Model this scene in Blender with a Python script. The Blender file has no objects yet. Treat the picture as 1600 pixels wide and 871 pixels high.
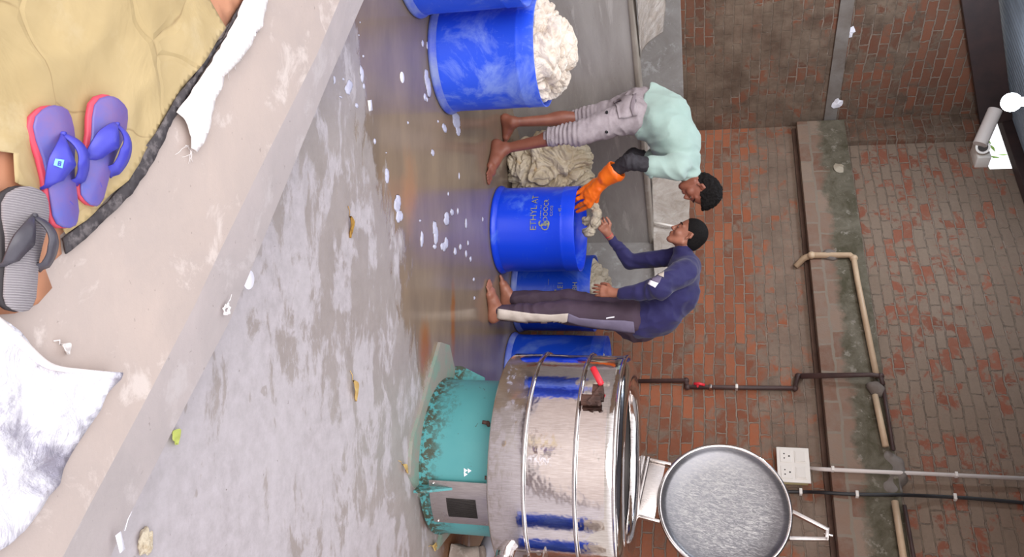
import bpy, bmesh, math, random
import numpy as np
from mathutils import Vector, Matrix, noise
from mathutils.bvhtree import BVHTree
random.seed(7)
SC = bpy.context.scene
COL = SC.collection
# ------------------------------------------------------------------ camera
FOC = 1250.0; PITCH = math.radians(13.9); CAMH = 1.6
cp, sp = math.cos(PITCH), math.sin(PITCH)
cd = bpy.data.cameras.new('camera'); cam = bpy.data.objects.new('camera', cd); COL.objects.link(cam)
cd.sensor_fit = 'HORIZONTAL'; cd.sensor_width = 36; cd.lens = FOC * 36 / 1600; cd.clip_start = 0.05
# the phone was held upright and the picture lies on its side: image right is world up
cam.matrix_world = Matrix(((0, -1, 0, 0), (sp, 0, -cp, 0), (cp, 0, sp, CAMH), (0, 0, 0, 1)))
SC.camera = cam
# ------------------------------------------------------------------ world, light, exposure
w = bpy.data.worlds.new('world'); SC.world = w; w.use_nodes = True
nt = w.node_tree; bg = nt.nodes['Background']
tc = nt.nodes.new('ShaderNodeTexCoord'); sx = nt.nodes.new('ShaderNodeSeparateXYZ')
nt.links.new(tc.outputs['Generated'], sx.inputs[0])
rp = nt.nodes.new('ShaderNodeValToRGB'); nt.links.new(sx.outputs['Z'], rp.inputs[0])
rp.color_ramp.elements[0].position = 0.0; rp.color_ramp.elements[0].color = (.50, .46, .44, 1)
rp.color_ramp.elements[1].position = 0.35; rp.color_ramp.elements[1].color = (.93, .94, 1.0, 1)
nt.links.new(rp.outputs[0], bg.inputs[0]); bg.inputs[1].default_value = 1.45
sund = bpy.data.lights.new('hazy_sun', 'SUN'); sund.energy = 1.7; sund.angle = math.radians(50); sund.color = (1, .98, .96)
sun = bpy.data.objects.new('hazy_sun', sund); COL.objects.link(sun); sun.rotation_euler = (math.radians(66), 0, math.radians(-14))
vs = SC.view_settings; vs.view_transform = 'Standard'; vs.look = 'None'; vs.gamma = 1; vs.exposure = 0.3; vs.use_curve_mapping = False

# ------------------------------------------------------------------ pixel rays -> places in the room
CAM = Vector((0, 0, CAMH))
def ray(x, y):
    u = (y - 435.5) / FOC; v = (x - 800) / FOC
    return Vector((u, cp + v * sp, -sp + v * cp))
def fl(x, y, z=0.0):
    d = ray(x, y); return CAM + d * ((z - CAMH) / d.z)
def J(x, y, Y):
    d = ray(x, y); return CAM + d * (Y / d.y)
dB = Vector((.785, -.62, 0)).normalized(); nB = Vector((dB.y, -dB.x, 0))     # along the back wall / its normal (nB faces the room)
dL = Vector((.62, .785, 0)).normalized(); nL = Vector((dL.y, -dL.x, 0))
B0 = Vector((0, 7.6, 0)); CORNER = Vector((-1.598, 8.862, 0))
def onplane(x, y, p0, n, off=0.0):
    d = ray(x, y); t = ((p0 + n * off) - CAM).dot(n) / d.dot(n); return CAM + d * t
def bk(x, y, off=0.0): return onplane(x, y, B0, nB, off)
def lf(x, y, off=0.0): return onplane(x, y, CORNER, nL, off)

# ------------------------------------------------------------------ materials
def s2l(c):
    c = c / 255.0
    return c / 12.92 if c <= 0.04045 else ((c + 0.055) / 1.055) ** 2.4
def rgb(r, g, b): return (s2l(r), s2l(g), s2l(b), 1)
class NT:
    def __init__(s, name):
        s.m = bpy.data.materials.new(name); s.m.use_nodes = True; s.t = s.m.node_tree
        s.b = s.t.nodes['Principled BSDF']
        s.tc = s.t.nodes.new('ShaderNodeTexCoord')
    def n(s, typ, **k):
        a = s.t.nodes.new(typ)
        for q, v in k.items(): setattr(a, q, v)
        return a
    def l(s, a, b): s.t.links.new(a, b)
    def val(s, sock, v):
        if hasattr(v, 'is_linked') or hasattr(v, 'links'): s.l(v, sock)
        elif sock.type == 'RGBA' and isinstance(v, (int, float)): sock.default_value = (v, v, v, 1)
        else: sock.default_value = v
    def noise(s, scale, detail=5, rough=.6, vec=None, dist=0, stretch=None):
        a = s.n('ShaderNodeTexNoise'); a.inputs['Scale'].default_value = scale; a.inputs['Detail'].default_value = detail
        a.inputs['Roughness'].default_value = rough; a.inputs['Distortion'].default_value = dist
        v = vec or s.tc.outputs['Object']
        if stretch:
            mp = s.n('ShaderNodeMapping'); mp.inputs['Scale'].default_value = stretch; s.l(v, mp.inputs[0]); v = mp.outputs[0]
        s.l(v, a.inputs['Vector']); return a.outputs['Fac']
    def ramp(s, fac, a, b, lo=0, hi=1):
        r = s.n('ShaderNodeMapRange'); r.inputs[1].default_value = a; r.inputs[2].default_value = b
        r.inputs[3].default_value = lo; r.inputs[4].default_value = hi; s.l(fac, r.inputs[0]); return r.outputs[0]
    def mix(s, fac, a, b):
        m = s.n('ShaderNodeMix', data_type='RGBA'); s.val(m.inputs[0], fac); s.val(m.inputs[6], a); s.val(m.inputs[7], b); return m.outputs[2]
    def math(s, op, a, b=0.0, c=0.0):
        m = s.n('ShaderNodeMath', operation=op); s.val(m.inputs[0], a); s.val(m.inputs[1], b)
        if op in ('MULTIPLY_ADD',): s.val(m.inputs[2], c)
        return m.outputs[0]
    def bump(s, h, strength=.4, dist=.01):
        b = s.n('ShaderNodeBump'); b.inputs['Strength'].default_value = strength; b.inputs['Distance'].default_value = dist
        s.l(h, b.inputs['Height']); s.l(b.outputs[0], s.b.inputs['Normal'])
    def out(s, col=None, rough=None, metal=None, spec=None):
        if col is not None: s.val(s.b.inputs['Base Color'], col)
        if rough is not None: s.val(s.b.inputs['Roughness'], rough)
        if metal is not None: s.b.inputs['Metallic'].default_value = metal
        if spec is not None: s.b.inputs['Specular IOR Level'].default_value = spec
        return s.m
MATS = {}
def simple(name, c, rough=.5, metal=0, c2=None, nscale=8, bump=0, bscale=40, bdist=.003, lo=.35, hi=.65, stretch=None, spec=None, sheen=0, rough2=None):
    if name in MATS: return MATS[name]
    t = NT(name)
    col = c
    if c2 is not None:
        f = t.ramp(t.noise(nscale, 6, .65, stretch=stretch), lo, hi); col = t.mix(f, c, c2)
        if rough2 is not None: rough = t.ramp(f, 0, 1, rough, rough2)
    t.out(col, rough, metal, spec)
    if bump: t.bump(t.noise(bscale, 4, .6, stretch=stretch), bump, bdist)
    if sheen: t.b.inputs['Sheen Weight'].default_value = sheen
    MATS[name] = t.m; return t.m

# concrete floor, dry in front and under a film of dirty water towards the tank
def floor_mat():
    t = NT('wet_concrete_floor')
    sx = t.n('ShaderNodeSeparateXYZ'); t.l(t.tc.outputs['Object'], sx.inputs[0])
    X, Y = sx.outputs[0], sx.outputs[1]
    # water line, read off the floor: y grows where it gets wet
    # signed distance past the water line  y = 3.55 + 0.55*x for x>0 ; lower on the left
    base = t.math('SUBTRACT', Y, t.math('MULTIPLY_ADD', X, .62, 4.02))
    n1 = t.noise(.9, 5, .6, dist=.6, stretch=(1, 2.2, 1)); n2 = t.noise(5, 6, .7, dist=.4, stretch=(.8, 2.2, 1))
    edge = t.math('ADD', base, t.math('MULTIPLY_ADD', n1, .9, -.45))
    edge = t.math('ADD', edge, t.math('MULTIPLY_ADD', n2, .5, -.25))
    wet = t.ramp(edge, -.03, .06)
    # damp patches on the dry part
    band = t.ramp(base, -2.2, -.2, .0, .20)
    damp = t.ramp(t.math('ADD', t.noise(2.6, 7, .72, dist=.35, stretch=(.85, 1.9, 1)), band), .60, .66)
    spots = t.ramp(t.noise(7.5, 3, .55, dist=.3, stretch=(.8, 1.6, 1)), .665, .69)
    damp2 = t.math('MAXIMUM', damp, t.math('MULTIPLY', spots, .8))
    dry = t.mix(t.ramp(t.noise(1.4, 7, .65, dist=.5), .3, .7), rgb(180, 172, 173), rgb(164, 155, 156))
    dry = t.mix(t.ramp(t.noise(16, 6, .7), .35, .75), dry, rgb(192, 183, 186))
    dry = t.mix(t.ramp(t.noise(38, 3, .6), .70, .76), dry, rgb(120, 108, 100))
    dampc = t.mix(t.ramp(t.noise(6, 5, .6), .3, .7), rgb(136, 124, 114), rgb(152, 140, 132))
    wetc = t.mix(t.ramp(t.noise(1.6, 5, .6, stretch=(.6, 1.6, 1)), .35, .65), rgb(144, 124, 104), rgb(120, 104, 90))
    c = t.mix(t.math('MULTIPLY', damp2, .68), dry, dampc)
    c = t.mix(wet, c, wetc)
    # rust washed out from under the machine's foot
    def blob(px, py, rx, ry):
        a = t.math('DIVIDE', t.math('SUBTRACT', X, px), rx); b = t.math('DIVIDE', t.math('SUBTRACT', Y, py), ry)
        r = t.math('SQRT', t.math('ADD', t.math('MULTIPLY', a, a), t.math('MULTIPLY', b, b)))
        r = t.math('ADD', r, t.math('MULTIPLY_ADD', t.noise(9, 4, .6), .9, -.45))
        return t.ramp(r, 1.0, .35)
    r1 = fl(708, 500); r2 = fl(664, 545); r3 = fl(655, 840); r4 = fl(640, 300)
    rust = t.math('MAXIMUM', blob(r1.x, r1.y, .30, .06), blob(r2.x, r2.y, .20, .12))
    c = t.mix(t.math('MULTIPLY', rust, .8), c, rgb(150, 90, 40))
    c = t.mix(t.math('MULTIPLY', blob(r4.x, r4.y, .3, .14), .5), c, rgb(172, 128, 96))
    r5 = fl(668, 800); mud = blob(r5.x, r5.y, .12, .13); r6 = fl(705, 850); mud2 = blob(r6.x, r6.y, .45, .35)
    c = t.mix(t.math('MAXIMUM', mud, mud2), c, rgb(112, 76, 52))
    rough = t.math('SUBTRACT', .62, t.math('MULTIPLY', damp2, .25))
    rough = t.mix(wet, rough, .15)
    t.out(c, None, None); t.l(rough, t.b.inputs['Roughness'])
    t.b.inputs['Specular IOR Level'].default_value = .35
    h = t.math('MULTIPLY', t.noise(22, 6, .65), t.math('SUBTRACT', 1.0, t.math('MULTIPLY', wet, .96)))
    h = t.math('ADD', h, t.math('MULTIPLY', wet, -.3))
    t.bump(h, .35, .006)
    return t.m
def brick_mat(kind):
    t = NT('brick_' + kind)
    sx = t.n('ShaderNodeSeparateXYZ'); t.l(t.tc.outputs['Object'], sx.inputs[0])
    cx = t.n('ShaderNodeCombineXYZ'); t.l(sx.outputs[0], cx.inputs[0]); t.l(sx.outputs[2], cx.inputs[1])
    X, Z = sx.outputs[0], sx.outputs[2]
    # slightly uneven courses
    nz = t.n('ShaderNodeTexNoise'); nz.inputs['Scale'].default_value = 2.5; nz.inputs['Detail'].default_value = 3; t.l(cx.outputs[0], nz.inputs['Vector'])
    vm = t.n('ShaderNodeVectorMath', operation='MULTIPLY_ADD'); t.l(nz.outputs['Color'], vm.inputs[0]); vm.inputs[1].default_value = (.06, .05, 0); t.l(cx.outputs[0], vm.inputs[2])
    nz2 = t.n('ShaderNodeTexNoise'); nz2.inputs['Scale'].default_value = 28; nz2.inputs['Detail'].default_value = 3; t.l(cx.outputs[0], nz2.inputs['Vector'])
    vm2 = t.n('ShaderNodeVectorMath', operation='MULTIPLY_ADD'); t.l(nz2.outputs['Color'], vm2.inputs[0]); vm2.inputs[1].default_value = (.022, .020, 0); t.l(vm.outputs[0], vm2.inputs[2])
    br = t.n('ShaderNodeTexBrick'); t.l(vm2.outputs[0], br.inputs['Vector'])
    br.inputs['Scale'].default_value = 1; br.inputs['Brick Width'].default_value = .215; br.inputs['Row Height'].default_value = .088
    br.inputs['Mortar Size'].default_value = .0075; br.inputs['Mortar Smooth'].default_value = .35; br.offset = .5
    br.inputs['Color1'].default_value = (0, 0, 0, 1); br.inputs['Color2'].default_value = (1, 1, 1, 1); br.inputs['Bias'].default_value = 0
    mort = br.outputs['Fac']
    per = t.ramp(br.outputs['Color'], 0, 1)
    big = t.noise(1.3, 5, .6, dist=.4); mid = t.noise(6, 6, .7, dist=.5); fine = t.noise(30, 5, .7)
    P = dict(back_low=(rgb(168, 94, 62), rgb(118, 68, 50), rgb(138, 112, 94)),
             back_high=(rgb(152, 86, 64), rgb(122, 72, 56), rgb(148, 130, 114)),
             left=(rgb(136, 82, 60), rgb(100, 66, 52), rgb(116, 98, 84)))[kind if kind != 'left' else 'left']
    bc = t.mix(per, P[0], P[1])
    bc = t.mix(t.ramp(mid, .3, .75, 0, .5), bc, P[2])
    mc = t.mix(t.ramp(mid, .35, .65), rgb(148, 130, 116), rgb(120, 104, 92))
    smear_c = t.mix(t.ramp(t.noise(4, 6, .7), .35, .65), rgb(140, 124, 110), rgb(114, 100, 88))
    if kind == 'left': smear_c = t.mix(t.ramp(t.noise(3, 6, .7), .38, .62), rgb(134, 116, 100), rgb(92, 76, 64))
    c = t.mix(t.ramp(mort, .2, .8), bc, mc)
    # mortar smeared over the bricks, more in some heights than others
    if kind == 'back_low':
        sm = t.math('ADD', t.math('MULTIPLY_ADD', mid, .7, t.math('MULTIPLY', big, .5)), t.ramp(Z, 1.75, 2.3, -.05, .12))
        sm = t.math('ADD', sm, t.math('MULTIPLY', per, .12))
        f = t.ramp(sm, .66, .76)
        f = t.math('MULTIPLY', f, .85)
        # brighter mid-wall bricks, browner towards the floor
        c = t.mix(t.ramp(t.noise(.8, 3, .5), .45, .65, 0, .35), c, rgb(120, 84, 66))
    elif kind == 'back_high':
        sm = t.math('ADD', t.math('MULTIPLY_ADD', mid, .9, t.math('MULTIPLY', big, .45)), t.math('MULTIPLY_ADD', per, .18, -.05))
        f = t.ramp(sm, .62, .68)
        f = t.math('MULTIPLY', f, .9)
        smear_c = t.mix(t.ramp(mort, .2, .9, 0, .45), rgb(148, 130, 114), rgb(112, 98, 84))
        smear_c = t.mix(t.ramp(big, .35, .7, 0, .7), smear_c, rgb(126, 108, 92))
        sm2 = t.ramp(Z, 3.6, 4.2, 0, .35)
        smear_c = t.mix(sm2, smear_c, rgb(112, 98, 88))
    else:
        sm = t.math('ADD', t.math('MULTIPLY_ADD', mid, .8, t.math('MULTIPLY', big, .5)), t.math('MULTIPLY', per, .10))
        zz = t.ramp(Z, 2.75, 2.85, .05, -.03)
        sm = t.math('ADD', sm, t.ramp(t.noise(.9, 4, .6), .35, .65, -.16, .12))
        f = t.ramp(t.math('ADD', sm, zz), .62, .70)
        f = t.math('MULTIPLY', f, .9)
    c = t.mix(f, c, smear_c)
    c = t.mix(t.ramp(fine, .35, .8, 0, .25), c, rgb(94, 78, 68))
    t.out(c, .92, 0, .25)
    h = t.math('SUBTRACT', t.math('MULTIPLY', fine, .5), t.math('MULTIPLY', mort, t.math('SUBTRACT', 1.0, t.math('MULTIPLY', f, .75))))
    t.bump(h, .9, .012)
    return t.m
def concrete(name, a, b, c3=None, sc=1.5, rough=.75, bd=.006, stretch=None, wetlow=False):
    if name in MATS: return MATS[name]
    t = NT(name)
    c = t.mix(t.ramp(t.noise(sc, 6, .65, dist=.5, stretch=stretch), .32, .68), a, b)
    if c3 is not None: c = t.mix(t.ramp(t.noise(sc * 2.7, 6, .7, dist=.4, stretch=stretch), .56, .66, 0, .8), c, c3)
    c = t.mix(t.ramp(t.noise(45, 3, .6), .68, .76, 0, .5), c, rgb(110, 98, 90))
    t.out(c, rough, 0, .4); t.bump(t.noise(18, 7, .68), .35, bd)
    MATS[name] = t.m; return t.m

M = {}
M['floor'] = floor_mat()
M['platform'] = concrete('platform_concrete', rgb(192, 174, 164), rgb(178, 163, 156), rgb(212, 198, 190), 2.2, .6)
M['lip'] = concrete('lip_concrete', rgb(186, 173, 170), rgb(168, 158, 156), rgb(192, 182, 180), 2.0, .6)
M['tank'] = concrete('tank_cement', rgb(176, 170, 166), rgb(150, 143, 138), rgb(190, 184, 180), 1.3, .45, stretch=(.6, .6, 3))
M['rim'] = concrete('tank_rim_cement', rgb(164, 154, 144), rgb(138, 128, 118), rgb(176, 166, 158), 2, .5)
M['dado'] = concrete('plaster_band', rgb(164, 160, 158), rgb(134, 128, 124), rgb(182, 180, 180), 2.4, .6)
M['beam'] = None
def beam_mat():
    t = NT('mossy_beam_cement')
    sx = t.n('ShaderNodeSeparateXYZ'); t.l(t.tc.outputs['Object'], sx.inputs[0])
    cx = t.n('ShaderNodeCombineXYZ'); t.l(sx.outputs[0], cx.inputs[0]); t.l(sx.outputs[2], cx.inputs[1])
    br = t.n('ShaderNodeTexBrick'); mp = t.n('ShaderNodeVectorMath', operation='MULTIPLY_ADD')
    nz = t.n('ShaderNodeTexNoise'); nz.inputs['Scale'].default_value = 6; t.l(cx.outputs[0], nz.inputs['Vector'])
    t.l(nz.outputs['Color'], mp.inputs[0]); mp.inputs[1].default_value = (.04, .04, 0); t.l(cx.outputs[0], mp.inputs[2]); t.l(mp.outputs[0], br.inputs['Vector'])
    br.inputs['Scale'].default_value = 1; br.inputs['Brick Width'].default_value = .27; br.inputs['Row Height'].default_value = .2
    br.inputs['Mortar Size'].default_value = .014; br.inputs['Mortar Smooth'].default_value = .5
    br.inputs['Color1'].default_value = rgb(122, 86, 70); br.inputs['Color2'].default_value = rgb(154, 134, 118); br.inputs['Mortar'].default_value = rgb(138, 126, 112)
    brk = t.mix(t.ramp(t.noise(8, 6, .7), .4, .65, 0, .6), br.outputs['Color'], rgb(138, 122, 110))
    moss = t.mix(t.ramp(t.noise(6, 6, .7, dist=.4), .35, .65), rgb(80, 74, 58), rgb(118, 110, 96))
    moss = t.mix(t.ramp(t.noise(11, 5, .7), .58, .66), moss, rgb(140, 132, 120))
    zf = t.math('ADD', sx.outputs[2], t.math('MULTIPLY_ADD', t.noise(4, 6, .7), .3, -.15))
    c = t.mix(t.ramp(zf, 2.64, 2.70), brk, moss)
    t.out(c, .9, 0, .25); t.bump(t.noise(16, 7, .7), .8, .015); return t.m
M['beam'] = beam_mat()
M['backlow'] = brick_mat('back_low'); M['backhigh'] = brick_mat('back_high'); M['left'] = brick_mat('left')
M['mortar'] = simple('mortar_strip', rgb(132, 124, 118), .9, 0, rgb(112, 100, 92), 4, .6, 20, .01)
M['steel_brown'] = simple('brown_steel', rgb(62, 44, 42), .6, 0, rgb(48, 36, 36), 6)
M['soffit'] = simple('brown_soffit_shade', rgb(104, 80, 68), .9, 0, rgb(84, 62, 52), 5)  # brown carries the shade of the beam's underside in its colour
M['roof'] = simple('roof_sheet', rgb(138, 148, 160), .5, .2, rgb(112, 120, 130), 2)
def plastic_blue(name, base, scr, amount, rough=.32):
    t = NT(name)
    s1 = t.ramp(t.noise(3.2, 6, .7, dist=.7), .62 - amount, .80 - amount, 0, .75)
    s2 = t.ramp(t.noise(26, 4, .7, stretch=(.35, .35, 2.6)), .64, .70, 0, .5 * (amount * 3 + .3))
    s3 = t.ramp(t.noise(60, 3, .6, stretch=(2.4, 2.4, .25)), .70, .74, 0, .45)
    f = t.math('MAXIMUM', t.math('MAXIMUM', s1, s2), s3)
    c = t.mix(f, base, scr)
    t.out(c, t.math('MULTIPLY_ADD', f, .25, rough), 0, .5); t.bump(t.noise(9, 3, .5), .12, .01)
    return t.m
M['drum_bright'] = plastic_blue('blue_plastic', rgb(12, 62, 216), rgb(96, 136, 226), .05)
M['drum_worn'] = plastic_blue('worn_blue_plastic', rgb(40, 84, 226), rgb(134, 158, 232), .17, .4)
M['drum_dark'] = plastic_blue('darker_blue_plastic', rgb(20, 66, 186), rgb(96, 122, 188), .12, .35)
M['drum_bead'] = simple('scuffed_drum_bead', rgb(62, 84, 200), .5, 0, rgb(128, 140, 190), 6, 0)
M['stencil'] = simple('faded_yellow_paint', rgb(150, 142, 92), .6, 0, rgb(96, 110, 130), 40, lo=.45, hi=.6)
def cloth(name, a, b, c3, sc=6, bd=.006, rough=.75, sss=0):
    t = NT(name)
    c = t.mix(t.ramp(t.noise(sc, 5, .6, dist=.8), .35, .65), a, b)
    c = t.mix(t.ramp(t.noise(sc * 1.7, 4, .6, dist=.5), .60, .74, 0, .8), c, c3)
    t.out(c, rough, 0, .35)
    wv = t.noise(sc * 1.6, 6, .6, dist=2.6)
    t.bump(wv, .8, bd); return t.m
M['laundry'] = cloth('white_wet_cloth', rgb(238, 226, 214), rgb(216, 200, 184), rgb(206, 180, 158), 7, .03)
M['laundry_stained'] = cloth('stained_wet_cloth', rgb(222, 208, 184), rgb(196, 178, 148), rgb(178, 142, 88), 6, .03)
M['laundry_dull'] = cloth('dull_wet_cloth', rgb(190, 178, 160), rgb(168, 154, 134), rgb(150, 132, 108), 8, .012)
def skin_mat(name, a, b):
    t = NT(name); c = t.mix(t.ramp(t.noise(9, 4, .6), .3, .7), a, b)
    t.out(c, .42, 0, .45); t.b.inputs['Subsurface Weight'].default_value = .08; t.b.inputs['Subsurface Radius'].default_value = (.02, .008, .004)
    t.bump(t.noise(70, 3, .6), .15, .002); return t.m
M['skin1'] = skin_mat('brown_skin', rgb(150, 92, 72), rgb(128, 74, 58))
M['skin2'] = skin_mat('warm_brown_skin', rgb(168, 112, 90), rgb(140, 88, 70))
M['hair'] = simple('black_hair', rgb(14, 11, 11), .85, 0, rgb(24, 20, 20), 60, .6, 120, .004, spec=.2)
M['mint'] = simple('mint_jersey', rgb(152, 176, 168), .85, 0, rgb(164, 186, 178), 3, .35, 14, .006, sheen=.2)
M['navy'] = simple('navy_jersey', rgb(32, 27, 78), .8, 0, rgb(38, 33, 88), 3, .4, 12, .008, sheen=.15)
M['black_cloth'] = simple('black_sleeve_cloth', rgb(48, 44, 50), .75, 0, rgb(40, 36, 42), 5, .5, 16, .006)
M['cargo'] = simple('grey_cargo_cloth', rgb(168, 156, 160), .85, 0, rgb(146, 134, 138), 12, .5, 24, .006)
M['cargo_seam'] = simple('grey_cargo_seam', rgb(134, 122, 128), .85)
M['pants'] = simple('plum_trouser_cloth', rgb(74, 56, 72), .8, 0, rgb(66, 50, 62), 4, .4, 14, .006)
M['cream'] = simple('cream_side_panel', rgb(214, 200, 190), .8, 0, rgb(196, 182, 172), 9, .4, 20, .004)
M['lav'] = simple('grey_side_panel', rgb(124, 114, 138), .8, 0, rgb(112, 102, 126), 9)
M['orange'] = simple('orange_rubber', rgb(244, 118, 28), .32, 0, rgb(236, 104, 30), 7, .3, 30, .004)
M['green_paint'] = NT('green_machine_paint'); _t = M['green_paint']
_n = _t.ramp(_t.noise(26, 4, .7, dist=.6), .66, .70); _sx = _t.n('ShaderNodeSeparateXYZ'); _t.l(_t.tc.outputs['Object'], _sx.inputs[0])
_low = _t.ramp(_t.math('ADD', _sx.outputs[2], _t.math('MULTIPLY_ADD', _t.noise(8, 5, .7), .34, -.17)), .17, .05)
_low = _t.math('MULTIPLY', _low, _t.ramp(_t.noise(30, 4, .7), .45, .52))
_c = _t.mix(_t.ramp(_t.noise(2.2, 4, .6), .3, .7), rgb(74, 144, 146), rgb(88, 154, 154))
_c = _t.mix(_t.math('MAXIMUM', _t.math('MULTIPLY', _n, .8), _low), _c, rgb(66, 72, 58)); _t.out(_c, .42, 0, .5); M['green_paint'] = _t.m
M['plate_paint'] = simple('worn_grey_green_plate', rgb(128, 148, 134), .6, 0, rgb(146, 140, 130), 9, .5, 30, .004, lo=.4, hi=.55)
def steel(name, a, rough, scr=.25):
    t = NT(name); n = t.noise(60, 3, .6, stretch=(6, 6, .25)); t.out(t.mix(t.ramp(n, .3, .7), a, rgb(200, 192, 188)), t.ramp(t.noise(5, 5, .7), .3, .7, rough * .6, rough * 1.4), 1.0)
    t.bump(t.math('ADD', t.math('MULTIPLY', t.noise(3.5, 4, .6), 1.0), t.math('MULTIPLY', n, .02)), scr, .02); return t.m
M['steel'] = steel('polished_stainless', rgb(236, 230, 228), .07, .22)
M['steel_dull'] = steel('dull_stainless', rgb(176, 166, 162), .34, .15)
def lid_mat():
    t = NT('scaled_lid_steel')
    vec = t.tc.outputs['Object']
    n = t.noise(14, 9, .85, dist=1.1, stretch=(1.6, 6, 1)); big = t.noise(4, 3, .5)
    g = t.n('ShaderNodeVectorMath', operation='LENGTH'); t.l(vec, g.inputs[0])
    inner = t.ramp(g.outputs['Value'], .40, .24)
    f = t.math('MULTIPLY', t.ramp(n, .47, .60), inner)
    c = t.mix(f, rgb(122, 120, 124), rgb(204, 200, 198)); t.out(c, t.ramp(f, 0, 1, .35, .7)); t.l(t.ramp(f, 0, 1, .85, .1), t.b.inputs['Metallic']); t.bump(n, .2, .004); return t.m
M['lid'] = lid_mat()
M['dark'] = simple('slot_shade', rgb(40, 34, 32), .8)  # flat dark colour for the shade inside the louvre slots
M['red'] = simple('red_rubber_grip', rgb(222, 46, 60), .4)
M['rust'] = simple('rusty_iron', rgb(92, 62, 52), .75, 0, rgb(60, 44, 40), 14, .5, 40, .004)
M['pipe_brown'] = simple('brown_painted_pipe', rgb(78, 54, 50), .55, 0, rgb(62, 44, 42), 8)
M['pipe_cream'] = simple('cream_pvc', rgb(206, 178, 148), .45, 0, rgb(190, 160, 130), 6)
M['pipe_white'] = simple('white_pvc', rgb(222, 210, 204), .4)
M['pipe_grey'] = simple('grey_pvc', rgb(168, 162, 172), .5, 0, rgb(150, 144, 150), 5)
M['black_cable'] = simple('black_cable_sheath', rgb(34, 30, 32), .45)
M['white_plastic'] = simple('white_plastic', rgb(232, 224, 216), .35)
M['box_cream'] = simple('yellowed_box', rgb(206, 190, 140), .5)
M['yellow_tarp'] = None
M['steel_dark'] = simple('dark_inner_steel', rgb(58, 52, 50), .5, .6)
def tarp_mat():
    t = NT('yellow_tarpaulin'); c = t.mix(t.ramp(t.noise(2.2, 6, .6, dist=.5), .35, .65), rgb(194, 170, 124), rgb(180, 156, 110))
    c = t.mix(t.ramp(t.noise(5, 6, .7), .55, .75, 0, .5), c, rgb(204, 186, 150)); 
    nz = t.n('ShaderNodeTexNoise'); nz.inputs['Scale'].default_value = 3; t.l(t.tc.outputs['Object'], nz.inputs['Vector'])
    vm = t.n('ShaderNodeVectorMath', operation='MULTIPLY_ADD'); t.l(nz.outputs['Color'], vm.inputs[0]); vm.inputs[1].default_value = (.35, .35, 0); t.l(t.tc.outputs['Object'], vm.inputs[2])
    vo = t.n('ShaderNodeTexVoronoi', feature='DISTANCE_TO_EDGE'); vo.inputs['Scale'].default_value = 3.6; t.l(vm.outputs[0], vo.inputs['Vector'])
    ln = t.math('MULTIPLY', t.ramp(vo.outputs['Distance'], .012, .0), t.ramp(t.noise(4, 4, .6), .46, .60))
    c = t.mix(t.math('MULTIPLY', ln, .7), c, rgb(140, 112, 72))
    t.out(c, .55, 0, .4); t.bump(t.math('SUBTRACT', t.noise(5, 4, .5, dist=.8), t.math('MULTIPLY', t.math('MULTIPLY', t.ramp(vo.outputs['Distance'], .05, .0), t.ramp(t.noise(3, 4, .6), .42, .62)), .4)), .8, .012); return t.m
M['yellow_tarp'] = tarp_mat()
M['orange_sheet'] = simple('terracotta_sheet', rgb(204, 144, 110), .6, 0, rgb(190, 130, 98), 5, .3, 10, .006)
M['black_strip'] = simple('black_rubber_strip', rgb(66, 60, 62), .7, 0, rgb(112, 104, 104), 26, .5, 30, .004, lo=.5, hi=.62)
M['sack'] = simple('white_woven_sack', rgb(238, 230, 226), .7, 0, rgb(224, 214, 210), 12, .5, 60, .003)
def foil_mat():
    t = NT('silver_foil'); f = t.ramp(t.noise(3.5, 7, .7, dist=.6), .40, .53); t.out(t.mix(f, rgb(168, 162, 176), rgb(242, 238, 244)), t.ramp(f, 0, 1, .28, .55)); t.b.inputs['Metallic'].default_value = .3
    t.bump(t.noise(12, 7, .65, dist=1.0), .8, .018); return t.m
M['foil'] = foil_mat()
M['sandal_blue'] = simple('blue_violet_rubber', rgb(90, 96, 176), .35, 0, rgb(122, 96, 156), 9, .2, 60, .002)
M['strap_blue'] = simple('violet_blue_strap', rgb(66, 66, 180), .4, 0, rgb(74, 74, 188), 6)
M['sandal_red'] = simple('pink_red_sole', rgb(208, 70, 92), .45)
M['grey_rubber'] = None
def ribbed():
    t = NT('ribbed_grey_footbed'); wv = t.n('ShaderNodeTexWave'); wv.wave_type = 'BANDS'; wv.bands_direction = 'Y'; wv.inputs['Scale'].default_value = 62; wv.inputs['Distortion'].default_value = 1.2
    t.l(t.tc.outputs['Object'], wv.inputs[0]); t.out(t.mix(t.ramp(wv.outputs['Fac'], 0, 1), rgb(138, 130, 134), rgb(166, 158, 160)), .6); t.bump(wv.outputs['Fac'], .6, .004); return t.m
M['grey_rubber'] = ribbed()
M['strap_black'] = simple('dark_grey_strap', rgb(84, 80, 88), .4, 0, rgb(66, 62, 70), 9)
M['sole_black'] = simple('dark_sole', rgb(48, 42, 44), .6)
M['sticker_blue'] = simple('light_blue_sticker', rgb(140, 214, 240), .4)
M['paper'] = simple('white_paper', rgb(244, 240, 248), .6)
M['foam'] = simple('soap_foam', rgb(206, 204, 222), .5, 0, rgb(186, 184, 200), 30, .5, 60, .004)
M['leaf'] = simple('dry_yellow_leaf', rgb(216, 188, 120), .6, 0, rgb(196, 150, 84), 20)
M['leaf_brown'] = simple('brown_yellow_leaf', rgb(200, 152, 62), .6, 0, rgb(120, 86, 40), 26)
M['leaf_green'] = simple('green_leaf', rgb(200, 208, 110), .5)
M['foliage'] = simple('tree_foliage', rgb(150, 190, 90), .6, 0, rgb(96, 140, 60), 12)
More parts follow.
